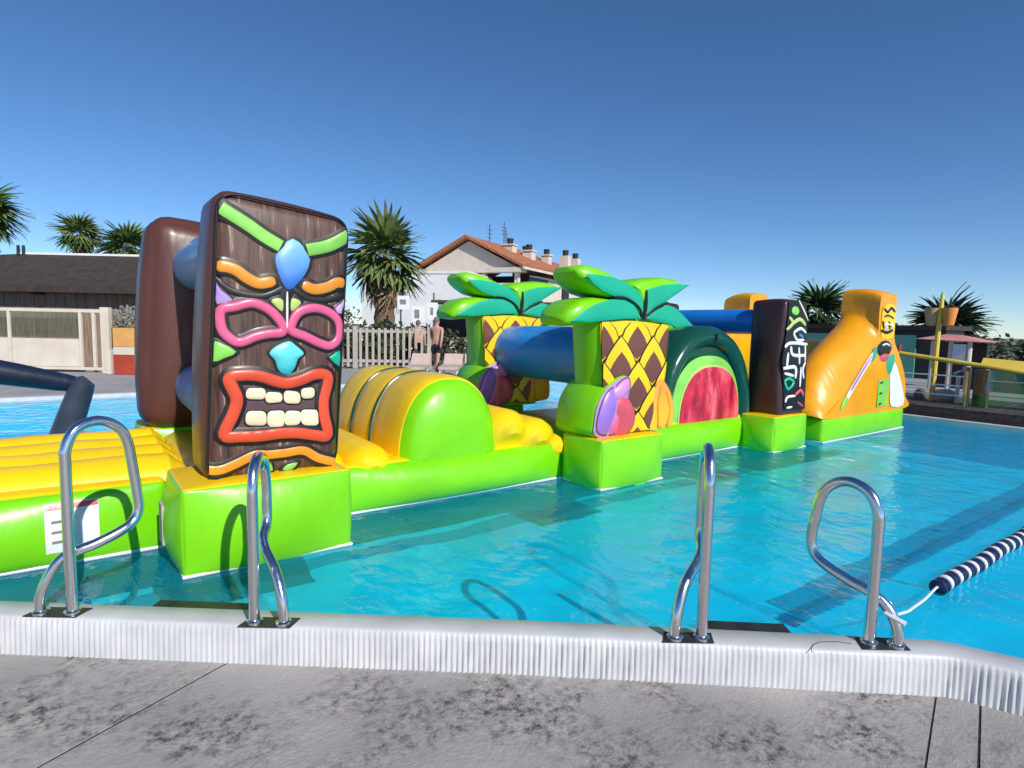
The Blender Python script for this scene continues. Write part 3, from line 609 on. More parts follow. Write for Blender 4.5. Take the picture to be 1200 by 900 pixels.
petal('fruit_print', 'pod1', fruitm, 3.93, 4.48); petal('fruit_print', 'pod2', mangom, 3.95, 4.3)
fv = lambda u, z: 3.915
for o_, m_, h_ in (([(3.87, .66), (3.90, .86), (4.0, 1.02), (4.10, 1.04), (4.12, .9), (4.06, .72), (4.0, .61)], purple, .03), ([(4.04, 1.0), (4.17, 1.11), (4.27, 1.13), (4.29, 1.03), (4.22, .96), (4.10, .92)], lilac, .035), (D['pod1b'], coral, .045), ([(4.02, .62), (4.10, .80), (4.16, .88), (4.17, .74), (4.11, .62)], pink, .03)):
    blob('fruit_outline', o_, fv, .012, maroon, palm_near, grow=.010); blob('fruit_petal', o_, fv, h_, m_, palm_near)
for pts_ in ([(4.74, .62), (4.72, .85), (4.77, 1.05)], [(4.88, .62), (4.90, .8), (4.84, .98)]): ribbon('fruit_line', pts_, .026, lambda u, z: 3.922, .010, orange, palm_near)
palm_far = copy_tree(palm_near, course, (0.02, 2.02, .055)); palm_far.matrix_parent_inverse = palm_near.matrix_parent_inverse
roller(4.44, 1.30, .31, 4.36, 6.06)

# --- watermelon arch
WO = arc_outline(6.20, .92, .44, 1.66, k=.9); wc = (6.2, .62)
loft('watermelon_arch', [(4.44, scale_out(WO, .76, wc)), (4.36, scale_out(WO, .80, wc)), (4.33, scale_out(WO, .87, wc)), (4.36, scale_out(WO, .94, wc)), (4.46, scale_out(WO, .995, wc)), (4.8, WO), (5.6, WO), (5.95, scale_out(WO, .99, wc)), (6.04, scale_out(WO, .92, wc))], rind, course)
arch = bpy.data.objects['watermelon_arch']
wv = lambda u, z: 4.435
def melon(sx, z1, zb=.535): 
    o = [(6.185 + sx*math.copysign(abs(math.cos(t))**.8, math.cos(t)) , zb + (z1-zb)*math.sin(t)**.85) for t in [math.pi*i/30 for i in range(31)]]
    return o
blob('rind_print', melon(.68, 1.30, .50), lambda u, z: 4.40, .012, leafg, arch, smoothk=0, power=30)
blob('pith_print', [(u+.05, z) for u, z in melon(.60, 1.19, .495)], lambda u, z: 4.384, .008, palegreen, arch, smoothk=0, power=30)
blob('flesh_print', [(u+.055, z) for u, z in melon(.58, 1.165, .49)], lambda u, z: 4.372, .012, fleshm, arch, smoothk=0, power=6)
random.seed(3)
for i in range(9):
    x = 5.95 + (i % 5)*.13 + random.uniform(-.03, .03); z = .7 + (i//5)*.24 + random.uniform(-.05, .05); a = random.uniform(-.4, .4)
    ribbon('seed_streak', [(x, z), (x+.03*math.cos(a)+a*.05, z+.07), (x+a*.12, z+.15)], .022, lambda u, z: 4.362, .006, seedred, arch)
mk('arch_patch', *box(6.2, 6.23, 4.315, 4.327, 1.47, 1.57), black, arch, smooth=False)

# --- brown totem with a printed mask, near and far
def totem_body(y0, y1, nm): return pillow(nm, 7.05, 7.66, y0, y1, .54, 2.0, [darkbrown], course, bulge=(.05, .03, .03), r=.05, n=12, warp=lambda p: (p[0] + .02*(p[2]-.5) - (p[0]-7.36)*.12*(p[2]-.55), p[1] + .03*(p[2]-.55)*(1 if y0 < 5 else -1), p[2]))
t2 = totem_body(3.96, 4.42, 'mask_totem'); totem_body(6.04, 6.5, 'plain_totem')
tv = lambda u, z: 3.945 + .03*(z-.55) - .03*max(0, 1-((u-7.38)/.3)**2)*max(0, 1-((z-1.27)/.72)**2)
blob('mask_panel', D['tpanel'], tv, .004, black, t2, smoothk=0, power=40)
cm = dict(y=palegreen, p=tooth, w=white, t=teal, b=gemblue, r=coral)
for c_, wd, p in D['strokes']: ribbon('mask_stroke', p, wd*.0021, lambda u, z: tv(u, z)-.006, .008, cm[c_], t2)
su = D['sun'][0]; blob('mask_sun', [(su[0]+.085*math.cos(t), su[1]+.055*math.sin(t)) for t in [i*math.pi/6 for i in range(12)]], lambda u, z: tv(u, z)-.006, .012, leafg, t2)
roller(7.30, 1.73, .165, 4.4, 6.1)

# --- orange slide tower with a climbing shoulder
def tower(y0, y1, flip, nm):
    fo = [(8.22, .44), (8.30, .55), (8.81, .93), (9.30, 1.34), (9.52, 1.52), (9.50, 1.85), (9.52, 2.12), (9.62, 2.17), (9.98, 2.18), (10.06, 2.12), (10.08, 1.55), (10.30, 1.30), (10.58, .95), (10.66, .62), (10.66, .44)]
    bo = [(8.14, .44), (8.10, .80), (8.30, 1.10), (8.66, 1.38), (9.40, 1.80), (9.52, 1.98), (9.54, 2.22), (9.66, 2.28), (9.98, 2.28), (10.08, 2.2), (10.10, 1.62), (10.34, 1.36), (10.62, 1.0), (10.72, .62), (10.70, .44)]
    fr = catmull([Vector(p) for p in fo], 4, True); br = catmull([Vector(p) for p in bo], 4, True); lp = lambda t: [a.lerp(c, t) for a, c in zip(fr, br)]
    ks = [(0, 0), (.06, .25), (.16, .5), (.35, .82), (.6, 1), (.85, .98), (.95, .9), (1, .8)]
    rows = [(y0+(y1-y0)*k, lp(t)) for k, t in ks]
    if flip: rows = [(y1-(y-y0), o) for y, o in reversed(rows)]
    return loft(nm, rows, orange, course, bulge0=-.015, bulge1=.015)
slide = tower(3.90, 4.45, False, 'slide_tower'); tower(6.0, 6.5, True, 'slide_tower')
# ramp and chute between the towers
loft('climbing_ramp', [(4.42, [(8.2, .4), (10.6, .4), (10.2, 1.2), (9.9, 1.5), (9.4, 1.45), (8.7, .9)]), (6.04, [(8.2, .4), (10.6, .4), (10.2, 1.2), (9.9, 1.5), (9.4, 1.45), (8.7, .9)])], yellow, course)
sv = lambda u, z: 3.885
def sb(nm, o, m_, h=.006, k=2): return blob(nm, o, sv, h, m_, slide, smoothk=k)
def sr(nm, o, wd, m_, h=.006, off=.004): return ribbon(nm, o, wd, lambda u, z: sv(u, z)-off, h, m_, slide)
sb('tower_face_print', [(9.60, 1.56), (9.98, 1.56), (10.02, 1.8), (10.0, 2.02), (9.78, 2.05), (9.58, 2.0), (9.56, 1.78)], pyellow)
sr('tower_eye_print', [(9.60, 1.98), (9.72, 1.93), (9.84, 1.99), (9.98, 1.94)], .045, black, .01); sr('tower_eye_print', [(9.62, 1.86), (9.76, 1.88), (9.95, 1.84)], .03, black, .01)
for i, x in enumerate((9.58, 9.68, 9.78, 9.88)): sr('tower_tooth_print', [(x, 1.80), (x+.05, 1.68)], .04, white if i % 2 else black, .012, .008)
sr('tower_tooth_print', [(9.56, 1.66), (9.75, 1.63), (9.95, 1.67)], .05, black, .012); sr('tower_tooth_print', [(9.6, 1.73), (9.78, 1.75), (9.92, 1.72)], .03, white, .01, .012)
sb('tower_mouth_print', [(9.48, 1.38), (9.62, 1.5), (9.85, 1.5), (9.98, 1.4), (9.85, 1.28), (9.6, 1.27)], black, .01); sb('tower_lip_print', [(9.58, 1.28), (9.74, 1.33), (9.92, 1.29), (9.8, 1.2), (9.64, 1.21)], coral, .016); sr('tower_tooth_print', [(9.62, 1.44), (9.76, 1.46), (9.88, 1.43)], .03, white, .012, .01)
sb('tower_leaf_print', [(9.82, 1.2), (9.98, 1.30), (10.12, 1.28), (10.05, 1.05), (9.93, 1.0)], teal, .008)
sb('tower_shell_print', [(10.0, 1.02), (10.12, 1.18), (10.30, 1.02), (10.52, .72), (10.58, .5), (10.12, .5), (10.05, .72)], white, .02)
sb('tower_sign_print', [(9.62, .52), (9.98, .53), (9.98, .93), (9.62, .93)], leafg, .008, 0)
for z in (.88, .72, .56): sr('tower_mark_print', [(9.66, z), (9.74, z+.01)], .03, black, .006, .012)
for wd, m_, a_, c_ in ((.10, white, (9.36, 1.32), (8.62, .68)), (.045, lilac, (9.30, 1.29), (8.74, .81))): sr('tower_stripe_print', [a_, ((a_[0]+c_[0])/2, (a_[1]+c_[1])/2+.01), c_], wd, m_, .006, .004 if wd > .05 else .012)
sb('tower_leaf_print', [(9.30, 1.24), (9.36, 1.38), (9.48, 1.42), (9.46, 1.28), (9.36, 1.2)], teal, .014); sb('tower_leaf_print', [(8.50, .56), (8.58, .70), (8.68, .74), (8.66, .62)], leafg, .014)
# stickers and patches
def hull_v(u, z):
    a_ = abs((u+1.37)/1.83); c_ = min(1, abs((z-.339)/.231)); return 4.36 - .13*(1-a_**2.2)*(1-c_**2.2) - .004
def patch(nm, x0, x1, z0, z1, off, m_):
    n_ = 8; V = [(x0+(x1-x0)*i/n_, hull_v(x0+(x1-x0)*i/n_, z0+(z1-z0)*j/n_)-off, z0+(z1-z0)*j/n_) for i in range(n_+1) for j in range(n_+1)]
    return mk(nm, V, [(i*9+j, i*9+j+1, i*9+j+10, i*9+j+9) for i in range(n_) for j in range(n_)], m_, course)
patch('warning_label', -.17, .09, .22, .51, 0, white); patch('label_stripe', -.168, .088, .475, .505, .003, coral)
for z in (.28, .34, .40): patch('label_line', -.14, -.06, z, z+.016, .003, greyleaf)
mk('valve_patch', *box(.385, .40, 3.98, 4.12, .26, .50), stonem, course, smooth=False)

# ------------------------------------------------------------------ pool ladders: pairs of looped grab rails
def grab_rail(parent, px, py, d, foot, top, zc, L, zl):
    d = Vector(d).normalized(); side = 1 if foot[0] > px else -1
    def P(s, z, off=0): return CF(px + d.x*s + off, py + d.y*s, z)
    r = .025
    fx, fy = foot
    pts = [P(0, CT-.01), P(0, CT+.03), P(0, .45), P(0, top-.22), P(.004, top-.12), P(.045, top-.035), P(.12, top), P(.19, top-.012), P(.25, top-.06), P(.278, top-.13), P(.292, top-.22), P(L, zl+.10), P(L+.004, zl+.02), P(L-.022, zl-.04), P(L-.085, zl-.075), P(L*.45, zl-.115, side*.03)]
    e = P(L*.45, zl-.115, side*.03); f_ = CF(fx, fy, CT+.10); m_ = e.lerp(f_, .62); m_.z = zc - .035
    pts += [e.lerp(m_, .5) + Vector((0, 0, .006)), m_, m_.lerp(f_, .62) - Vector((0, 0, -.012)), f_ - Vector((0, 0, .02)), CF(fx, fy, CT-.01)]
    return mk('grab_rail', *tube(resample(catmull(pts, 8), 110), r, 16), steelm, parent)
def ladder(label, rails, tread):
    c = CF((rails[0][0]+rails[1][0])/2, rails[0][1], CT); t = thing('pool_ladder', label, 'ladder', c, ROT, 'steel ladders on the white coping')
    for px, py, d, foot, top, zc, L, zl in rails:
        grab_rail(t, px, py, d, foot, top, zc, L, zl)
        x0, x1 = min(px, foot[0])-.05, max(px, foot[0])+.05; y0 = min(py, foot[1])-.035; y1 = max(py, foot[1])+.05
        q = [CF(x, y, z) for z in (CT+.0005, CT+.004) for x, y in ((x0-.012, y0), (x1-.004, y0), (x1+.012, y1), (x0+.012, y1))]
        mk('anchor_hole_plate', q, [(0, 1, 2, 3), (4, 5, 6, 7), (0, 1, 5, 4), (1, 2, 6, 5), (2, 3, 7, 6), (3, 0, 4, 7)], plastic, t, smooth=False)  # dark plate laid on the coping in place of the shaded ladder hole
        for (fx, fy) in ((px, py), foot): mk('anchor_collar', *tube([CF(fx, fy, CT+.003), CF(fx, fy, CT+.014), CF(fx, fy, CT+.02)], [.038, .037, .029], 18), steelm, t)
    for k, z in enumerate((CT-.012, -.12)):
        (x0, y0), (x1, y1) = tread; y0 += k*.03; y1 += k*.03
        q = [CF(x, y, zz) for zz in (z-.03, z) for x, y in ((x0, y0), (x1, y1), (x1, y1+.10), (x0, y0+.10))]
        mk('ladder_tread', q, [(0, 1, 2, 3), (4, 5, 6, 7), (0, 1, 5, 4), (1, 2, 6, 5), (2, 3, 7, 6), (3, 0, 4, 7)], plastic, t, smooth=False)
    return t
ladder('polished steel pool ladder rails beside the carved totem block', [(-2.085, 2.745, (.5, .85), (-2.228, 2.735), 1.10, .47, .315, .60), (-1.187, 2.69, (-.18, .98), (-1.05, 2.685), .95, .44, .29, .60)], ((-1.77, 2.825), (-1.30, 2.81)))
ladder('polished steel pool ladder rails tied to the striped lane rope', [(.898, 2.632, (.22, .97), (.775, 2.626), 1.05, .45, .29, .60), (1.666, 2.622, (-.55, .84), (1.775, 2.60), .91, .42, .30, .55)], ((.96, 2.735), (1.36, 2.715)))
# hairline crack in the coping top beside the second ladder
struct(mk('coping_crack', *tube([CF(1.36, 2.535, CT+.001), CF(1.375, 2.57, CT+.001), CF(1.40, 2.60, CT+.001), CF(1.44, 2.625, CT+.001), CF(1.52, 2.632, CT+.001), CF(1.58, 2.615, CT+.001)], .0016, 5), joint))

# ------------------------------------------------------------------ lane rope
rope = thing('lane_rope', 'floating lane rope of navy and white discs on the water', 'lane rope', (4, 1.2, WZ))
tie = CF(1.75, 2.595, CT+.15)
mk('cable', *tube([tie, tie.lerp(Vector((3.95, 1.205, .16)), .3) - Vector((0, 0, .03)), tie.lerp(Vector((3.95, 1.205, .16)), .7) - Vector((0, 0, .028)), (3.95, 1.205, .155), (11.93, 1.17, .15)], .007, 6), ropewhite, rope)
mk('knot', *tube([tie + Vector((.0, -.05, -.02)), tie + Vector((-.01, .03, .0)), tie + Vector((.05, .04, .03))], .012, 6), ropewhite, rope)
prof_d = [(0, .010), (.004, .037), (.012, .046), (.034, .046), (.042, .037), (.046, .010)]
dv, df = tube([(x, 0, 0) for x, r_ in prof_d], [r_ for x, r_ in prof_d], 14)
me = {}
for k, m_ in (('n', ropeblue), ('w', ropewhite)):
    t_ = mk('float_disc', dv, df, m_, rope); me[k] = t_.data; bpy.data.objects.remove(t_)
for i in range(168):
    x = 3.97 + i*.0475
    if x > 11.85: break
    d_ = link('float_disc', me['w' if i % 3 == 2 else 'n'], rope); d_.location = (x, 1.205 - (x-3.97)*.0045, .148 + .006*math.sin(i*.35)); d_.rotation_euler = (random.random()*6, random.uniform(-.06, .06), random.uniform(-.08, .08))

# ------------------------------------------------------------------ dark inflatable arm floating beyond the entry bed
arm = thing('floating_tube_arm', 'dark navy inflatable arm bent down into the water beyond the yellow bed', 'inflatable', (-.2, 8.4, WZ))
mk('beam', *tube([(-1.6, 8.2, 1.22), (-1.0, 8.25, 1.09), (-.5, 8.3, .97), (-.15, 8.35, .88), (.0, 8.36, .845)], [.15, .145, .125, .105, .09], 18), navy, arm)
mk('leg', *tube([(.125, 8.30, .90), (.10, 8.30, .875), (.06, 8.32, .78), (-.03, 8.36, .5), (-.12, 8.40, .2), (-.16, 8.42, .0)], [.06, .105, .125, .14, .16, .165], 18), rough('slate_vinyl', (.03, .04, .06), (.05, .065, .09), 4, .35, .1), arm)
mk('leg', *tube([(-1.6, 8.2, 1.2), (-1.75, 8.2, .7), (-1.9, 8.2, .0)], [.15, .16, .16], 18), navy, arm)

# ------------------------------------------------------------------ foliage and trees
def frond_mesh(name, K, length, pet, spread, droop, mat, wid=.07):
    V, F = [], []
    pv_, pf_ = tube([(0, 0, 0), (pet*.5, 0, .02), (pet, 0, 0)], [.02, .014, .01], 5); V += pv_; F += pf_
    for i in range(K):
        a = spread*(2*i/(K-1)-1); ln = length*(1-.28*abs(a/spread)**2)*random.uniform(.88, 1.08); k0 = len(V); seg = 4
        dz = .06*(1 if i % 2 else -1)
        for s in range(seg+1):
            t = s/seg; rr = ln*t; w_ = wid*(.35+1.3*t if t < .5 else 2.0*(1-t))*1.0 + .002
            x = pet + rr*math.cos(a); y = rr*math.sin(a); z = dz*t - droop*ln*t**2.2 - .12*abs(math.sin(a))*rr
            nx, ny = -math.sin(a), math.cos(a); V += [(x+nx*w_, y+ny*w_, z+.012), (x-nx*w_, y-ny*w_, z-.012)]
        F += [(k0+2*s, k0+2*s+1, k0+2*s+3, k0+2*s+2) for s in range(seg)]
    t_ = mk(name, V, F, mat, None, smooth=False); m_ = t_.data; bpy.data.objects.remove(t_); return m_
FR = {}
for nm, mt in (('g', frondm[0]), ('l', frondm[1]), ('d', frondm[2]), ('k', frondm[3])):
    FR[nm] = [frond_mesh('frond', 15, 1.0, .55, R(100), .22 + .12*i, mt) for i in range(3)] if nm != 'd' else [frond_mesh('frond', 11, .9, .45, R(70), .5, mt) for i in range(2)]
def palm(label, x, y, h, size, nf, dead=12, kinds='ggl', trunk_r=.22, top=.0, seed=1):
    rnd = random.Random(seed); t = camthing('palm_tree', label, 'palm tree', x, y, 0)
    ring = [(0, 0, -.1)] + [(.05*math.sin(i*.9)*i/10, .04*math.cos(i*.7)*i/10, h*i/12) for i in range(13)]
    rads = [trunk_r*1.3] + [trunk_r*(1.15-.25*i/12)*(1+.07*((i % 2)*2-1)) for i in range(13)]
    mk('trunk', *tube(ring, rads, 12), bark, t, local=True)
    for i in range(nf + dead):
        dd = i >= nf; el = rnd.uniform(-75, -45) if dd else 88 - 128*((i+.5)/nf)**.85 + rnd.uniform(-8, 8); az = i*137.5 + rnd.uniform(-20, 20)
        kk = 'd' if dd else rnd.choice(kinds)
        o = link('frond', rnd.choice(FR[kk]), t, True); s = size*rnd.uniform(.85, 1.12)*(.8 if dd else 1)
        o.location = (0, 0, h - (rnd.uniform(.1, .9)*size*.8 if dd else .1*size*i/nf)); o.rotation_euler = (R(rnd.uniform(-25, 25)), -R(el), R(az)); o.scale = (s, s, s)
    return t
palm('tall fan palm with drooping dry skirt behind the white picket fence', -5.6, 26.2, 4.45, 1.45, 27, 24, 'lllg', .42, seed=4)
palm('small fan palm rising over the brown roof ridge', -25.0, 35, 6.3, 1.0, 30, 8, 'lgl', .2, seed=11)
palm('leafier fan palm behind the totem beside the roof end', -22.2, 35, 5.6, 1.15, 30, 6, 'lgl', .2, seed=12)
palm('fan palm with long fronds above the timber building near its gable', -30.6, 35, 7.4, 1.5, 30, 8, 'lgg', .2, seed=13)
palm('dark fan palm between the brown mask totem and orange slide', 12.7, 25, 2.35, 1.02, 34, 8, 'gkg', .3, seed=21)
palm('large dark fan palm behind the yellow post and orange bucket', 13.75, 19.0, 1.75, .86, 34, 8, 'kgk', .3, seed=22)
palm('low dark palm far behind the yellow awning', 27.6, 32, .75, .6, 20, 0, 'k', .2, seed=23)
def shrub(name, label, cat, x, y, rx, ry, z0, rz_, mat, n=420, ls=.1, group=None, seed=5):
    rnd = random.Random(seed); t = camthing(name, label, cat, x, y, 0, group); V, F = [], []
    for i in range(n):
        a, b_ = rnd.uniform(0, 6.28), rnd.uniform(-.9, 1); r_ = rnd.uniform(.55, 1.05)*(1+.18*math.sin(a*3+b_*4)); c = math.sqrt(max(0, 1-b_*b_))
        p = Vector((rx*r_*c*math.cos(a), ry*r_*c*math.sin(a), z0 + rz_*(1+r_*b_)))
        u = Vector((rnd.gauss(0, 1), rnd.gauss(0, 1), rnd.gauss(0, 1))).normalized(); v_ = u.orthogonal().normalized(); s = ls*rnd.uniform(.6, 1.4); k = len(V)
        V += [p-u*s, p+v_*s*.45, p+u*s, p-v_*s*.45]; F.append((k, k+1, k+2, k+3))
    mk('foliage', V, F, mat, t, smooth=False, local=True)
    for i in range(3): mk('stem', *tube([(rx*.25*(i-1), 0, -.03), (rx*.35*(i-1), .05, z0+rz_*.9)], [.03, .012], 6), bark, t, local=True)
    return t
shrub('hedge', 'dark clipped hedge behind the white picket fence', 'hedge', -5.6, 23.6, 4.0, .6, 0, .78, hedgem, 2600, .13, seed=31)
shrub('shrub', 'grey leaved shrub above the orange and red planter', 'shrub', -11.0, 17.6, .75, .4, .9, .55, greyleaf, 900, .06, seed=32)
shrub('shrub', 'yellow green bush between the mask totem and slide tower', 'shrub', 12.9, 24.0, .75, .6, .4, .85, shrubm, 700, .1, seed=33)
shrub('hedge', 'dark hedge under the large palm beyond the timber deck', 'hedge', 14.6, 21.5, 3.2, .7, 0, .95, hedgem, 2000, .13, seed=34)
shrub('hedge', 'low dark hedge along the horizon behind the yellow awning', 'hedge', 32, 40, 10, 1.5, -1.2, 1.35, hedgem, 2400, .22, seed=35)
shrub('shrub', 'brown leafed bush under the fan palm left of the picket fence', 'shrub', -7.2, 25, .8, .6, .3, 1.1, rough('dry_leaf', (.10, .09, .06), (.24, .20, .14), 4, .8, 0), 700, .09, seed=36)

# ------------------------------------------------------------------ timber building and its yard at the left
hut = camthing('timber_building', 'low timber plank building with wide brown roof behind the glass fence', 'building', -16, 20.4)
bx('wall', (-9, 6.4, .1, 5, 0, 2.72), darkm, hut)
for i in range(44):
    x = -9 + i*.35; bx('plank', (x+.008, x+.342, random.uniform(0, .02), .1, 0, 2.7), planks, hut)
RF = [(-9.6, -.55, 2.5), (6.9, -.55, 2.5), (6.9, 2.6, 3.85), (-2.8, 2.6, 3.85), (-9.6, 2.6, 3.45), (-9.6, 6, 2.6), (6.9, 6, 2.6)]
mk('roof', [Vector(p) for p in RF] + [Vector(p)+Vector((0, 0, .09)) for p in RF], [(0, 1, 2, 3, 4), (4, 3, 2, 6, 5), (7, 8, 9, 10, 11), (11, 10, 9, 13, 12), (0, 1, 8, 7), (1, 2, 9, 8), (0, 4, 11, 7)], roofbrown, hut, smooth=False, local=True)
bx('fascia', (-9.6, 6.9, -.61, -.55, 2.40, 2.62), roofbrown, hut); bx('ridge_cap', (-2.8, 6.95, 2.5, 2.7, 3.92, 4.0), whitep, hut)
for x in (-8, -4, 0, 4): bx('beam', (x, x+.12, -.5, 0, 2.33, 2.46), roofbrown, hut)
for x in (-2.75, -2.55): mk('roof_vent', *tube([(x, 2.5, 3.9), (x, 2.5, 4.25)], [.06, .05], 8), darkm, hut, local=True)
gf = camthing('glass_fence', 'white framed glass fence standing before the timber building', 'fence', -14.5, 17.5)
bx('top_rail', (-5, 2.72, -.04, .04, 1.74, 1.83), creamp, gf); bx('bottom_rail', (-5, 2.72, -.04, .04, .06, .14), creamp, gf)
for x in (-5, -2.4, -.25, 1.83, 2.22): bx('post', (x, x+.08, -.035, .035, .14, 1.74), creamp, gf)
bx('corner_post', (2.5, 2.74, -.08, .08, -.02, 1.9), creamp, gf)
for x0, x1 in ((-4.9, -2.42), (-2.3, -.27), (-.15, 1.81)):
    bx('glass_pane', (x0, x1, -.008, .008, 1.0, 1.73), glass, gf); bx('lower_panel', (x0, x1, -.02, .02, .15, .96), creamp, gf)
tb = camthing('planter_box', 'tall planter banded orange cream and red beside the fence corner', 'planter', -11.05, 17.3)
for z0, z1, m_ in ((.0, .55, rpaint), (.56, .78, creamp), (.79, 1.32, rough('ochre_paint', (.62, .30, .08), (.72, .38, .12), 3, .6, .1))): bx('band', (-.32, .7, -.3, .3, z0, z1), m_, tb)
bx('side_post', (-.5, -.38, -.34, -.22, 0, .72), creamp, tb); bx('dark_panel', (-.42, -.34, -.2, .3, 0, 1.33), darkwood, tb)

# ------------------------------------------------------------------ picket fence, bathers and terrace in the middle
pf = camthing('picket_fence', 'pale wooden picket fence between the carved totem and the bathers', 'fence', -6, 21.1, rz=R(8))
bx('rail', (-4, 3.05, .02, .06, .22, .32), greywood, pf); bx('rail', (-4, 3.05, .02, .06, 1.28, 1.38), greywood, pf)
pk = bx('picket', (-.045, .045, -.02, .015, .06, 1.44), greywood, pf); pk.location = (-3.9, 0, 0)
for i in range(1, 33):
    c = pk.copy(); col.objects.link(c); c.parent = pf; c.location = (-3.9+.215*i, 0, 0)
for x in (-1.9, .35, 2.95): bx('post', (x, x+.16, -.05, .1, 0, 1.5), greywood, pf)
def person(label, x, y, h, face, shorts, pose, seed):
    t = camthing('person', label, 'person', x, y, 0); s = h/1.75; t.rotation_euler.z += face
    def skinmesh(nm, verts, edges, mat, parent, root=0):
        me_ = bpy.data.meshes.new(nm); me_.from_pydata([Vector(v[:3])*s for v in verts], edges, []); me_.materials.append(mat)
        o = link(nm, me_, parent, True); md = o.modifiers.new('skin', 'SKIN'); md.use_smooth_shade = True
        for i, v in enumerate(verts): d = me_.skin_vertices[0].data[i]; d.radius = (v[3]*s, v[4]*s); d.use_root = i == root
        sb_ = o.modifiers.new('sub', 'SUBSURF'); sb_.levels = 1; sb_.render_levels = 2; return o
    a = pose
    V = [(0, 0, .95, .15, .11), (0, 0, 1.15, .14, .10), (0, 0, 1.35, .17, .11), (0, 0, 1.48, .09, .07), (0, .0, 1.53, .05, .055), (0, -.01, 1.63, .10, .115), (0, -.005, 1.72, .085, .10),
         (-.2, 0, 1.43, .06, .06), (-.25, a, 1.16, .045, .045), (-.24-.02, a*2.2-.05, .92, .033, .033), (-.25, a*2.4-.07, .82, .035, .025), (.2, 0, 1.43, .06, .06), (.25, -a, 1.16, .045, .045), (.26, -a*2.2-.05, .92, .033, .033), (.25, -a*2.4-.07, .82, .035, .025),
         (-.09, 0, .86, .1, .1), (-.11, a, .48, .06, .065), (-.11, a*1.6, .1, .042, .045), (-.12, a*1.6-.12, .035, .045, .03), (.09, 0, .86, .1, .1), (.11, -a, .48, .06, .065), (.11, -a*1.2, .1, .042, .045), (.12, -a*1.2-.12, .035, .045, .03)]
    E = [(0, 1), (1, 2), (2, 3), (3, 4), (4, 5), (5, 6), (2, 7), (7, 8), (8, 9), (9, 10), (2, 11), (11, 12), (12, 13), (13, 14), (0, 15), (15, 16), (16, 17), (17, 18), (0, 19), (19, 20), (20, 21), (21, 22)]
    skinmesh('body', V, E, skin, t)
    skinmesh('shorts', [(0, 0, 1.0, .165, .13), (0, 0, .93, .175, .14), (-.1, 0, .84, .12, .12), (-.115, a*.7, .60, .10, .105), (.1, 0, .84, .12, .12), (.115, -a*.7, .60, .10, .105)], [(0, 1), (1, 2), (2, 3), (1, 4), (4, 5)], shorts, t)
    bm = bmesh.new(); bmesh.ops.create_uvsphere(bm, u_segments=16, v_segments=10, radius=1); bmesh.ops.delete(bm, geom=[v for v in bm.verts if v.co.z < -.35 or (v.co.y < -.3 and v.co.z < .3)], context='VERTS')
    hm = bpy.data.meshes.new('hair'); bm.to_mesh(hm); bm.free(); hm.materials.append(hairm); ho = link('hair', hm, t, True); ho.location = (0, .01*s, 1.68*s); ho.scale = (.098*s, .118*s, .125*s)
    return t
person('bare backed bather in black shorts walking beside the picket fence', -2.55, 20.0, 1.82, R(160), cloth, .12, 1)
person('bather in dark clothes standing at the end of the picket fence', -3.55, 22.4, 1.72, R(200), cloth, .05, 2)
bar = camthing('terrace_bar', 'dark open terrace bar behind the bathers and far palm tower', 'bar', -1.6, 27)
bx('back_wall', (-1.9, 3.2, 1.2, 1.35, 0, 2.5), darkm, bar); bx('counter', (-1.6, 2.8, -.3, .3, 0, 1.0), darkwood, bar); bx('counter_top', (-1.7, 2.9, -.4, .4, 1.003, 1.06), planks, bar); bx('canopy', (-2, 3.3, -.8, 1.4, 2.55, 2.68), roofbrown, bar)
for x in (-1.9, .6, 3.1): bx('column', (x, x+.12, -.7, -.58, 0, 2.55), planks, bar)
for i in range(3):
    ch = camthing('bar_stool', ['pale stool at the bar nearest the walking bather', 'pale stool at the middle of the terrace bar', 'pale stool at the bar beside the far palm tower'][i], 'stool', -2.6+i*.75, 25.6, 0, 'stools at the terrace bar')
    bx('seat', (-.2, .2, -.2, .2, .62, .68), creamp, ch); bx('backrest', (-.2, .2, -.22, -.18, .74, 1.0), creamp, ch)
    for sx in (-.18, .14):
        for sy in (-.18, .14): bx('leg', (sx, sx+.04, sy, sy+.04, 0, .62), creamp, ch)
for i, (x, y) in enumerate(((-2.9, 18.6), (-1.9, 18.9))):
    lo = camthing('sun_lounger', ['pale pink lounger in front of the picket fence end', 'pale pink lounger between the walking bather and far palm tower'][i], 'lounger', x, y, 0, 'loungers on the far deck')
    pk_ = rough('pale_pink_fabric%d' % i, (.52, .38, .32), (.62, .46, .40), 4, .8, .1)
    bx('seat', (-.3, .3, -1.2, 0, .28, .36), pk_, lo); mk('backrest', [(-.3, 0, .3), (.3, 0, .3), (.3, .5, .68), (-.3, .5, .68), (-.3, .06, .26), (.3, .06, .26), (.3, .55, .62), (-.3, .55, .62)], [(0, 1, 2, 3), (4, 5, 6, 7), (0, 1, 5, 4), (1, 2, 6, 5), (2, 3, 7, 6), (3, 0, 4, 7)], pk_, lo, smooth=False, local=True)
    for sx in (-.28, .24):
        for sy in (-1.15, -.1): bx('leg', (sx, sx+.04, sy, sy+.04, 0, .28), whitep, lo)
sg = camthing('notice_board', 'white notice panels on grey posts above the picket fence end', 'sign', -3.9, 24.6)
for x in (-.75, .6): bx('post', (x, x+.06, 0, .06, 0, 2.9), greym, sg)
for d_ in ((-.85, -.35, -.03, 0, 2.2, 2.75), (-.25, .3, -.03, 0, 1.7, 2.35), (.35, .8, -.03, 0, 1.8, 2.5)): bx('panel', d_, whitep, sg)
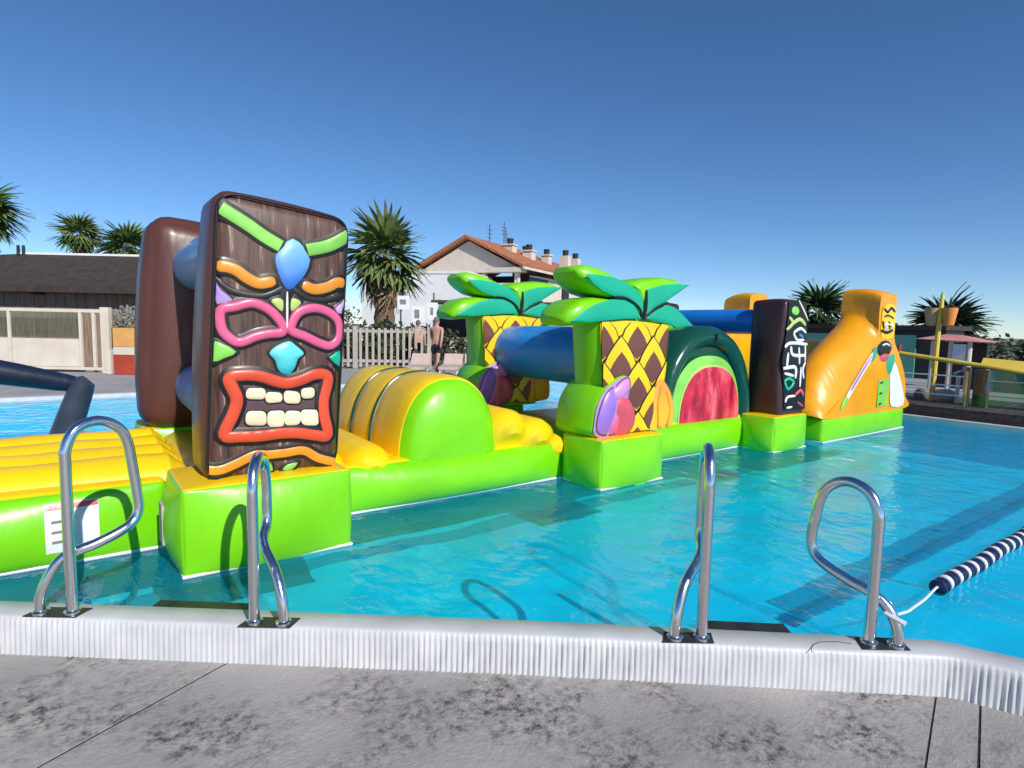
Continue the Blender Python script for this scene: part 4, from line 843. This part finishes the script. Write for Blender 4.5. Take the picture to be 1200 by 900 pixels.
for d_ in ((-.15, .05, -.036, -.031, 1.85, 2.2), (.5, .62, -.036, -.031, 2.0, 2.3), (-.75, -.5, -.036, -.031, 2.4, 2.6)): bx('panel_print', d_, greyleaf, sg)

# ------------------------------------------------------------------ white annex and tiled house
an = camthing('white_annex', 'plain white rendered annex wall between the fan palm and the house', 'building', -6.2, 36, rz=R(-14))
bx('wall', (-3.2, 3.6, 0, 5, 0, 4.6), whitep, an); bx('parapet', (-3.25, 3.65, -.05, 5.05, 4.6, 4.75), whitep, an)
hs = thing('tiled_house', 'cream house with terracotta tiled roof and dark terrace above the inflatable palms', 'house', CF(.25, 38), ROT + math.atan2(.89, .45))
# local x runs along the side wall (away to the right), y runs along the gable front (to the left)
HW, HL, EV, RG = 7.4, 9.6, 5.0, 6.95
bx('wall', (0, HL, .0, HW, 0, 3.9), creamp, hs); bx('upper_wall', (2.6, HL, .003, HW-.003, 3.9, EV), creamp, hs)
bx('terrace_wall', (2.52, 2.6, .1, HW-.1, 3.9, EV), darkm, hs)
for y in (0.02, 2.4, 4.8, 7.1): bx('column', (.05, .32, y, y+.28, 3.9, EV), creamp, hs)
bx('balustrade', (.05, .15, .3, HW-.3, 3.9, 4.35), creamp, hs); bx('lintel', (-.3, .4, -.4, HW+.4, EV+.003, EV+.3), creamp, hs)
mk('gable', [(.05, .1, EV+.3), (.05, HW-.1, EV+.3), (.05, HW/2, RG+.15), (.3, .1, EV+.3), (.3, HW-.1, EV+.3), (.3, HW/2, RG+.15)], [(0, 1, 2), (3, 4, 5), (0, 1, 4, 3), (1, 2, 5, 4), (2, 0, 3, 5)], creamp, hs, smooth=False, local=True)
for nm, s in (('roof_slope', 0), ('roof_slope', 1)):
    y_e = -.5 if s == 0 else HW+.5; V = [(-.4, y_e, EV+.28), (HL+.3, y_e, EV+.28), (HL+.3, HW/2, RG+.3), (-.4, HW/2, RG+.3)]; V += [(a_, b_, c_+.12) for a_, b_, c_ in V]
    rf_ = mk(nm, V, [(0, 1, 2, 3), (4, 5, 6, 7), (0, 1, 5, 4), (1, 2, 6, 5), (2, 3, 7, 6), (3, 0, 4, 7)], terra, hs, smooth=False, local=True)
    VV, FF = [], []
    for i in range(34):
        x = -.35 + i*.29; a_, f_ = tube([(x, y_e, EV+.42), (x, HW/2, RG+.44)], .07, 6); k = len(VV); VV += a_; FF += [tuple(q+k for q in f) for f in f_]
    tl_ = mk('tile_rows', VV, FF, terra, rf_, local=True); tl_['kind'] = 'stuff'
bx('gutter', (-.4, HL+.3, -.62, -.5, EV+.16, EV+.30), creamp, hs)
def hwin(x0, x1, z0, z1):
    f = bx('window', (x0, x1, -.04, .0, z0, z1), darkm, hs); bx('frame', (x0-.06, x1+.06, -.07, -.041, z1, z1+.08), whitep, f); bx('sill', (x0-.08, x1+.08, -.1, -.041, z0-.08, z0), creamp, f); bx('mullion', ((x0+x1)/2-.03, (x0+x1)/2+.03, -.06, -.041, z0, z1), greym, f)
hwin(1.6, 4.6, 4.1, 4.85); hwin(7.2, 8.6, 3.6, 4.7); hwin(3.0, 4.2, .9, 2.3)
def chimney(x, y, z0, h, w_):
    c = bx('chimney', (x, x+w_, y, y+w_, z0, z0+h), creamp, hs); bx('chimney_cap', (x-.08, x+w_+.08, y-.08, y+w_+.08, z0+h+.003, z0+h+.1), creamp, c)
    mk('chimney_pot', *tube([(x+w_/2, y+w_/2, z0+h+.1), (x+w_/2, y+w_/2, z0+h+.5)], [.2, .24], 10), darkm, c, local=True)
chimney(3.4, 2.2, 5.6, 1.6, .7); chimney(4.6, 1.3, 5.3, 1.6, .7); chimney(7.4, 1.2, 5.3, 1.6, .6); chimney(6.0, 2.3, 5.8, 1.2, .6)
for x, h in ((2.3, 1.6), (4.4, 2.1), (4.7, 1.7)):
    an_ = mk('antenna', *tube([(x, 3.4, 6.6), (x, 3.4, 6.9+h)], .035, 6), greym, hs, local=True)
    for k in range(3): bx('antenna_arm', (x-.35, x+.35, 3.38, 3.42, 6.5+h-.25*k, 6.53+h-.25*k), greym, an_)
h2 = thing('neighbour_house', 'cream neighbouring house end with chimneys stepping down behind the tiled roof', 'house', CF(4.3, 47), ROT + math.atan2(.89, .45))
bx('wall', (0, 9, 0, 5, 0, 5.6), creamp, h2)
mk('roof', [(-.2, -.3, 5.6), (9.2, -.3, 5.6), (9.2, 5.2, 7.6), (-.2, 5.2, 7.6), (-.2, -.3, 5.75), (9.2, -.3, 5.75), (9.2, 5.2, 7.75), (-.2, 5.2, 7.75)], [(0, 1, 2, 3), (4, 5, 6, 7), (0, 1, 5, 4), (1, 2, 6, 5), (2, 3, 7, 6), (3, 0, 4, 7)], terra, h2, smooth=False, local=True)
mk('gable', [(0, 0, 5.6), (0, 5, 5.6), (0, 5, 7.45), (.2, 0, 5.6), (.2, 5, 5.6), (.2, 5, 7.45)], [(0, 1, 2), (3, 4, 5), (0, 1, 4, 3), (1, 2, 5, 4), (2, 0, 3, 5)], creamp, h2, smooth=False, local=True)
for x, y in ((1.0, .6), (3.2, .6)):
    c = bx('chimney', (x, x+.7, y, y+.7, 5.8, 7.3), creamp, h2); mk('chimney_pot', *tube([(x+.35, y+.35, 7.3), (x+.35, y+.35, 7.75)], [.22, .26], 10), darkm, c, local=True)
bx('window', (2, 3.2, -.05, 0, 4.4, 5.6), darkm, h2)

# ------------------------------------------------------------------ play area and fence beyond the far end of the pool
DZ = .36
ef = thing('deck_railing', 'grey steel and glass railing along the timber deck at the pool end', 'railing', (12.5, 3, DZ))
for y in (-3.2, -1.5, .1, 1.9, 3.62, 5.4, 7.2, 9.0):
    p = mk('post', *box(12.42, 12.5, y-.035, y+.035, .10, 1.07), greym, ef, smooth=False); mk('post_edge', *box(12.405, 12.419, y-.02, y+.02, .2, 1.0), steelm, p, smooth=False)
mk('brace_post', *box(12.75, 12.9, 3.42, 3.62, .36, 1.02), greym, ef, smooth=False)
for y0, y1 in ((-3.1, -1.6), (-1.4, 0), (.2, 1.8), (2.0, 3.52)): mk('glass_pane', *box(12.452, 12.464, y0, y1, .42, 1.0), glass, ef, smooth=False)
for z in (.55, .72, .89): mk('rail', *box(12.45, 12.48, 3.67, 5.38, z, z+.02), whitep, ef, smooth=False)
for z in (.55, .75, .95): mk('rail', *box(12.45, 12.48, 5.42, 9, z, z+.03), greym, ef, smooth=False)
mk('navy_screen', *box(12.43, 12.49, 5.45, 8.96, 1.07, 1.22), bluep, ef, smooth=False)
yb = thing('yellow_slide_beam', 'long yellow sloping beam with a broad flat panel above the glass railing', 'play equipment', (13, 3, DZ))
mk('beam', *tube([(13, 4.95, 1.25), (13, 3.6, 1.085), (13, 3.0, 1.0), (13, 1.2, .8)], .042, 10), ypaint, yb)
mk('panel', [(13.02, 3.62, 1.09), (13.02, 2.0, .92), (13.3, 1.9, 1.12), (13.3, 3.66, 1.22), (13.06, 3.62, 1.07), (13.06, 2.0, .90), (13.34, 1.9, 1.10), (13.34, 3.66, 1.20)], [(0, 1, 2, 3), (4, 5, 6, 7), (0, 1, 5, 4), (1, 2, 6, 5), (2, 3, 7, 6), (3, 0, 4, 7)], ypaint, yb, smooth=False)
mk('red_post', *tube([(13, 4.93, DZ), (13, 4.93, 1.42)], .035, 8), rpaint, yb); mk('support', *tube([(13, 1.4, DZ), (13, 1.4, .82)], .04, 8), ypaint, yb)
bp_ = thing('bucket_post', 'leaning tall yellow post carrying two orange tipping buckets', 'play equipment', (13.2, 4.38, DZ))
mk('post', *tube([(13.2, 4.38, DZ), (13.2, 4.37, 1.6), (13.2, 4.35, 2.36)], [.05, .045, .035], 10), ypaint, bp_); mk('post_tip', *tube([(13.2, 4.35, 2.36), (13.2, 4.35, 2.42)], [.03, .015], 8), leafg, bp_)
for y, m_ in ((4.22, opaint), (4.50, rough('faded_orange', (.45, .26, .12), (.55, .33, .16), 3, .6, .1))): 
    bk = mk('bucket', *tube([(13.22, y, 1.78), (13.22, y, 1.80), (13.22, y, 2.12), (13.22, y, 2.10), (13.22, y, 1.84)], [.02, .085, .135, .125, .08], 14), m_, bp_); mk('handle', *tube([(13.22, y-.13, 2.1), (13.22, y, 2.2), (13.22, y+.13, 2.1)], .01, 6), greym, bk)
def boulder(label, x, y, z, r_, m_, seed):
    rnd = random.Random(seed); bm = bmesh.new(); bmesh.ops.create_icosphere(bm, subdivisions=3, radius=1)
    for v_ in bm.verts: v_.co *= 1 + .12*math.sin(v_.co.x*4+seed)*math.cos(v_.co.y*3.3+seed*2) + rnd.uniform(-.02, .02); v_.co.z *= .75
    me_ = bpy.data.meshes.new('boulder'); bm.to_mesh(me_); bm.free(); me_.materials.append(m_); me_.polygons.foreach_set('use_smooth', [True]*len(me_.polygons)); o = tag(link('boulder', me_), label, 'rock'); o.location = (x, y, z); o.scale = (r_, r_, r_); return o
boulder('rounded pale boulder at the foot of the yellow bucket post', 13.25, 4.2, DZ+.10, .19, stonem, 1); boulder('darker low boulder beside the pale boulder under the yellow post', 13.6, 4.62, DZ+.06, .19, rough('grey_stone', (.16, .15, .14), (.28, .26, .24), 5, .9, .6, .04), 2)
wb = thing('white_bollard', 'short white bollard with blue cap between the boulder and railing post', 'bollard', (13.2, 3.98, DZ)); mk('post', *tube([(13.2, 3.98, DZ), (13.2, 3.98, .86)], .035, 10), whitep, wb); mk('cap', *tube([(13.2, 3.93, .98), (13.2, 3.93, 1.04)], [.05, .03], 8), bluep, wb); mk('nozzle', *tube([(13.2, 4.06, .9), (13.2, 3.98, .95), (13.2, 3.85, 1.0)], .02, 6), whitep, wb)
kh = thing('play_hut', 'small play hut with pink tiled roof and cream posts under the palm', 'hut', (16.4, 5.0, DZ))
mk('roof', [(16, 4.45, 1.48), (17.2, 4.45, 1.48), (17.2, 5.75, 1.52), (16, 5.75, 1.52), (16.5, 4.95, 1.62), (16.8, 5.4, 1.64)], [(0, 1, 4), (1, 2, 5, 4), (2, 3, 5), (3, 0, 4, 5), (0, 1, 2, 3)], pinkroof, kh, smooth=False)
for y in (4.7, 5.05, 5.4): 
    for x in (16.1, 17.0): mk('post', *tube([(x, y, DZ), (x, y, 1.48)], [.06, .05], 8), creamp, kh)
mk('wall', *box(16.9, 17.0, 4.6, 5.6, DZ, 1.45), darkm, kh, smooth=False); mk('painted_panel', *box(16.05, 16.1, 4.75, 5.0, 1.0, 1.42), white, kh, smooth=False)
gp = thing('green_reflection_panel', 'sea green panels standing in for a pool reflection in the glass railing', 'wall', (15.5, 2.5, DZ))  # green panels added to stand for a pool mirrored in the railing glass
for k in range(2): mk('panel', *box(15.5, 15.56, .2, 4.15, .45+k*.24, .67+k*.24), greenp, gp, smooth=False)
mk('cap', *box(15.46, 15.6, .2, 4.2, .94, .98), creamp, gp, smooth=False)
for y in (.5, 2.2, 3.4): mk('strut', *box(15.42, 15.48, y, y+.06, .36, .98), greym, gp, smooth=False)
dk = thing('dark_shed', 'long dark shed behind the play hut and slide tower', 'shed', (19.5, 9, 0))
mk('wall', *box(19.6, 21, 6.3, 14.5, 0, 1.75), darkm, dk, smooth=False); mk('roof', *box(19.3, 21.3, 6.2, 14.6, 1.753, 1.88), roofbrown, dk, smooth=False)
for y in (7, 9.5, 12): mk('door', *box(19.55, 19.598, y, y+.9, 0, 1.6), greenp, dk, smooth=False)
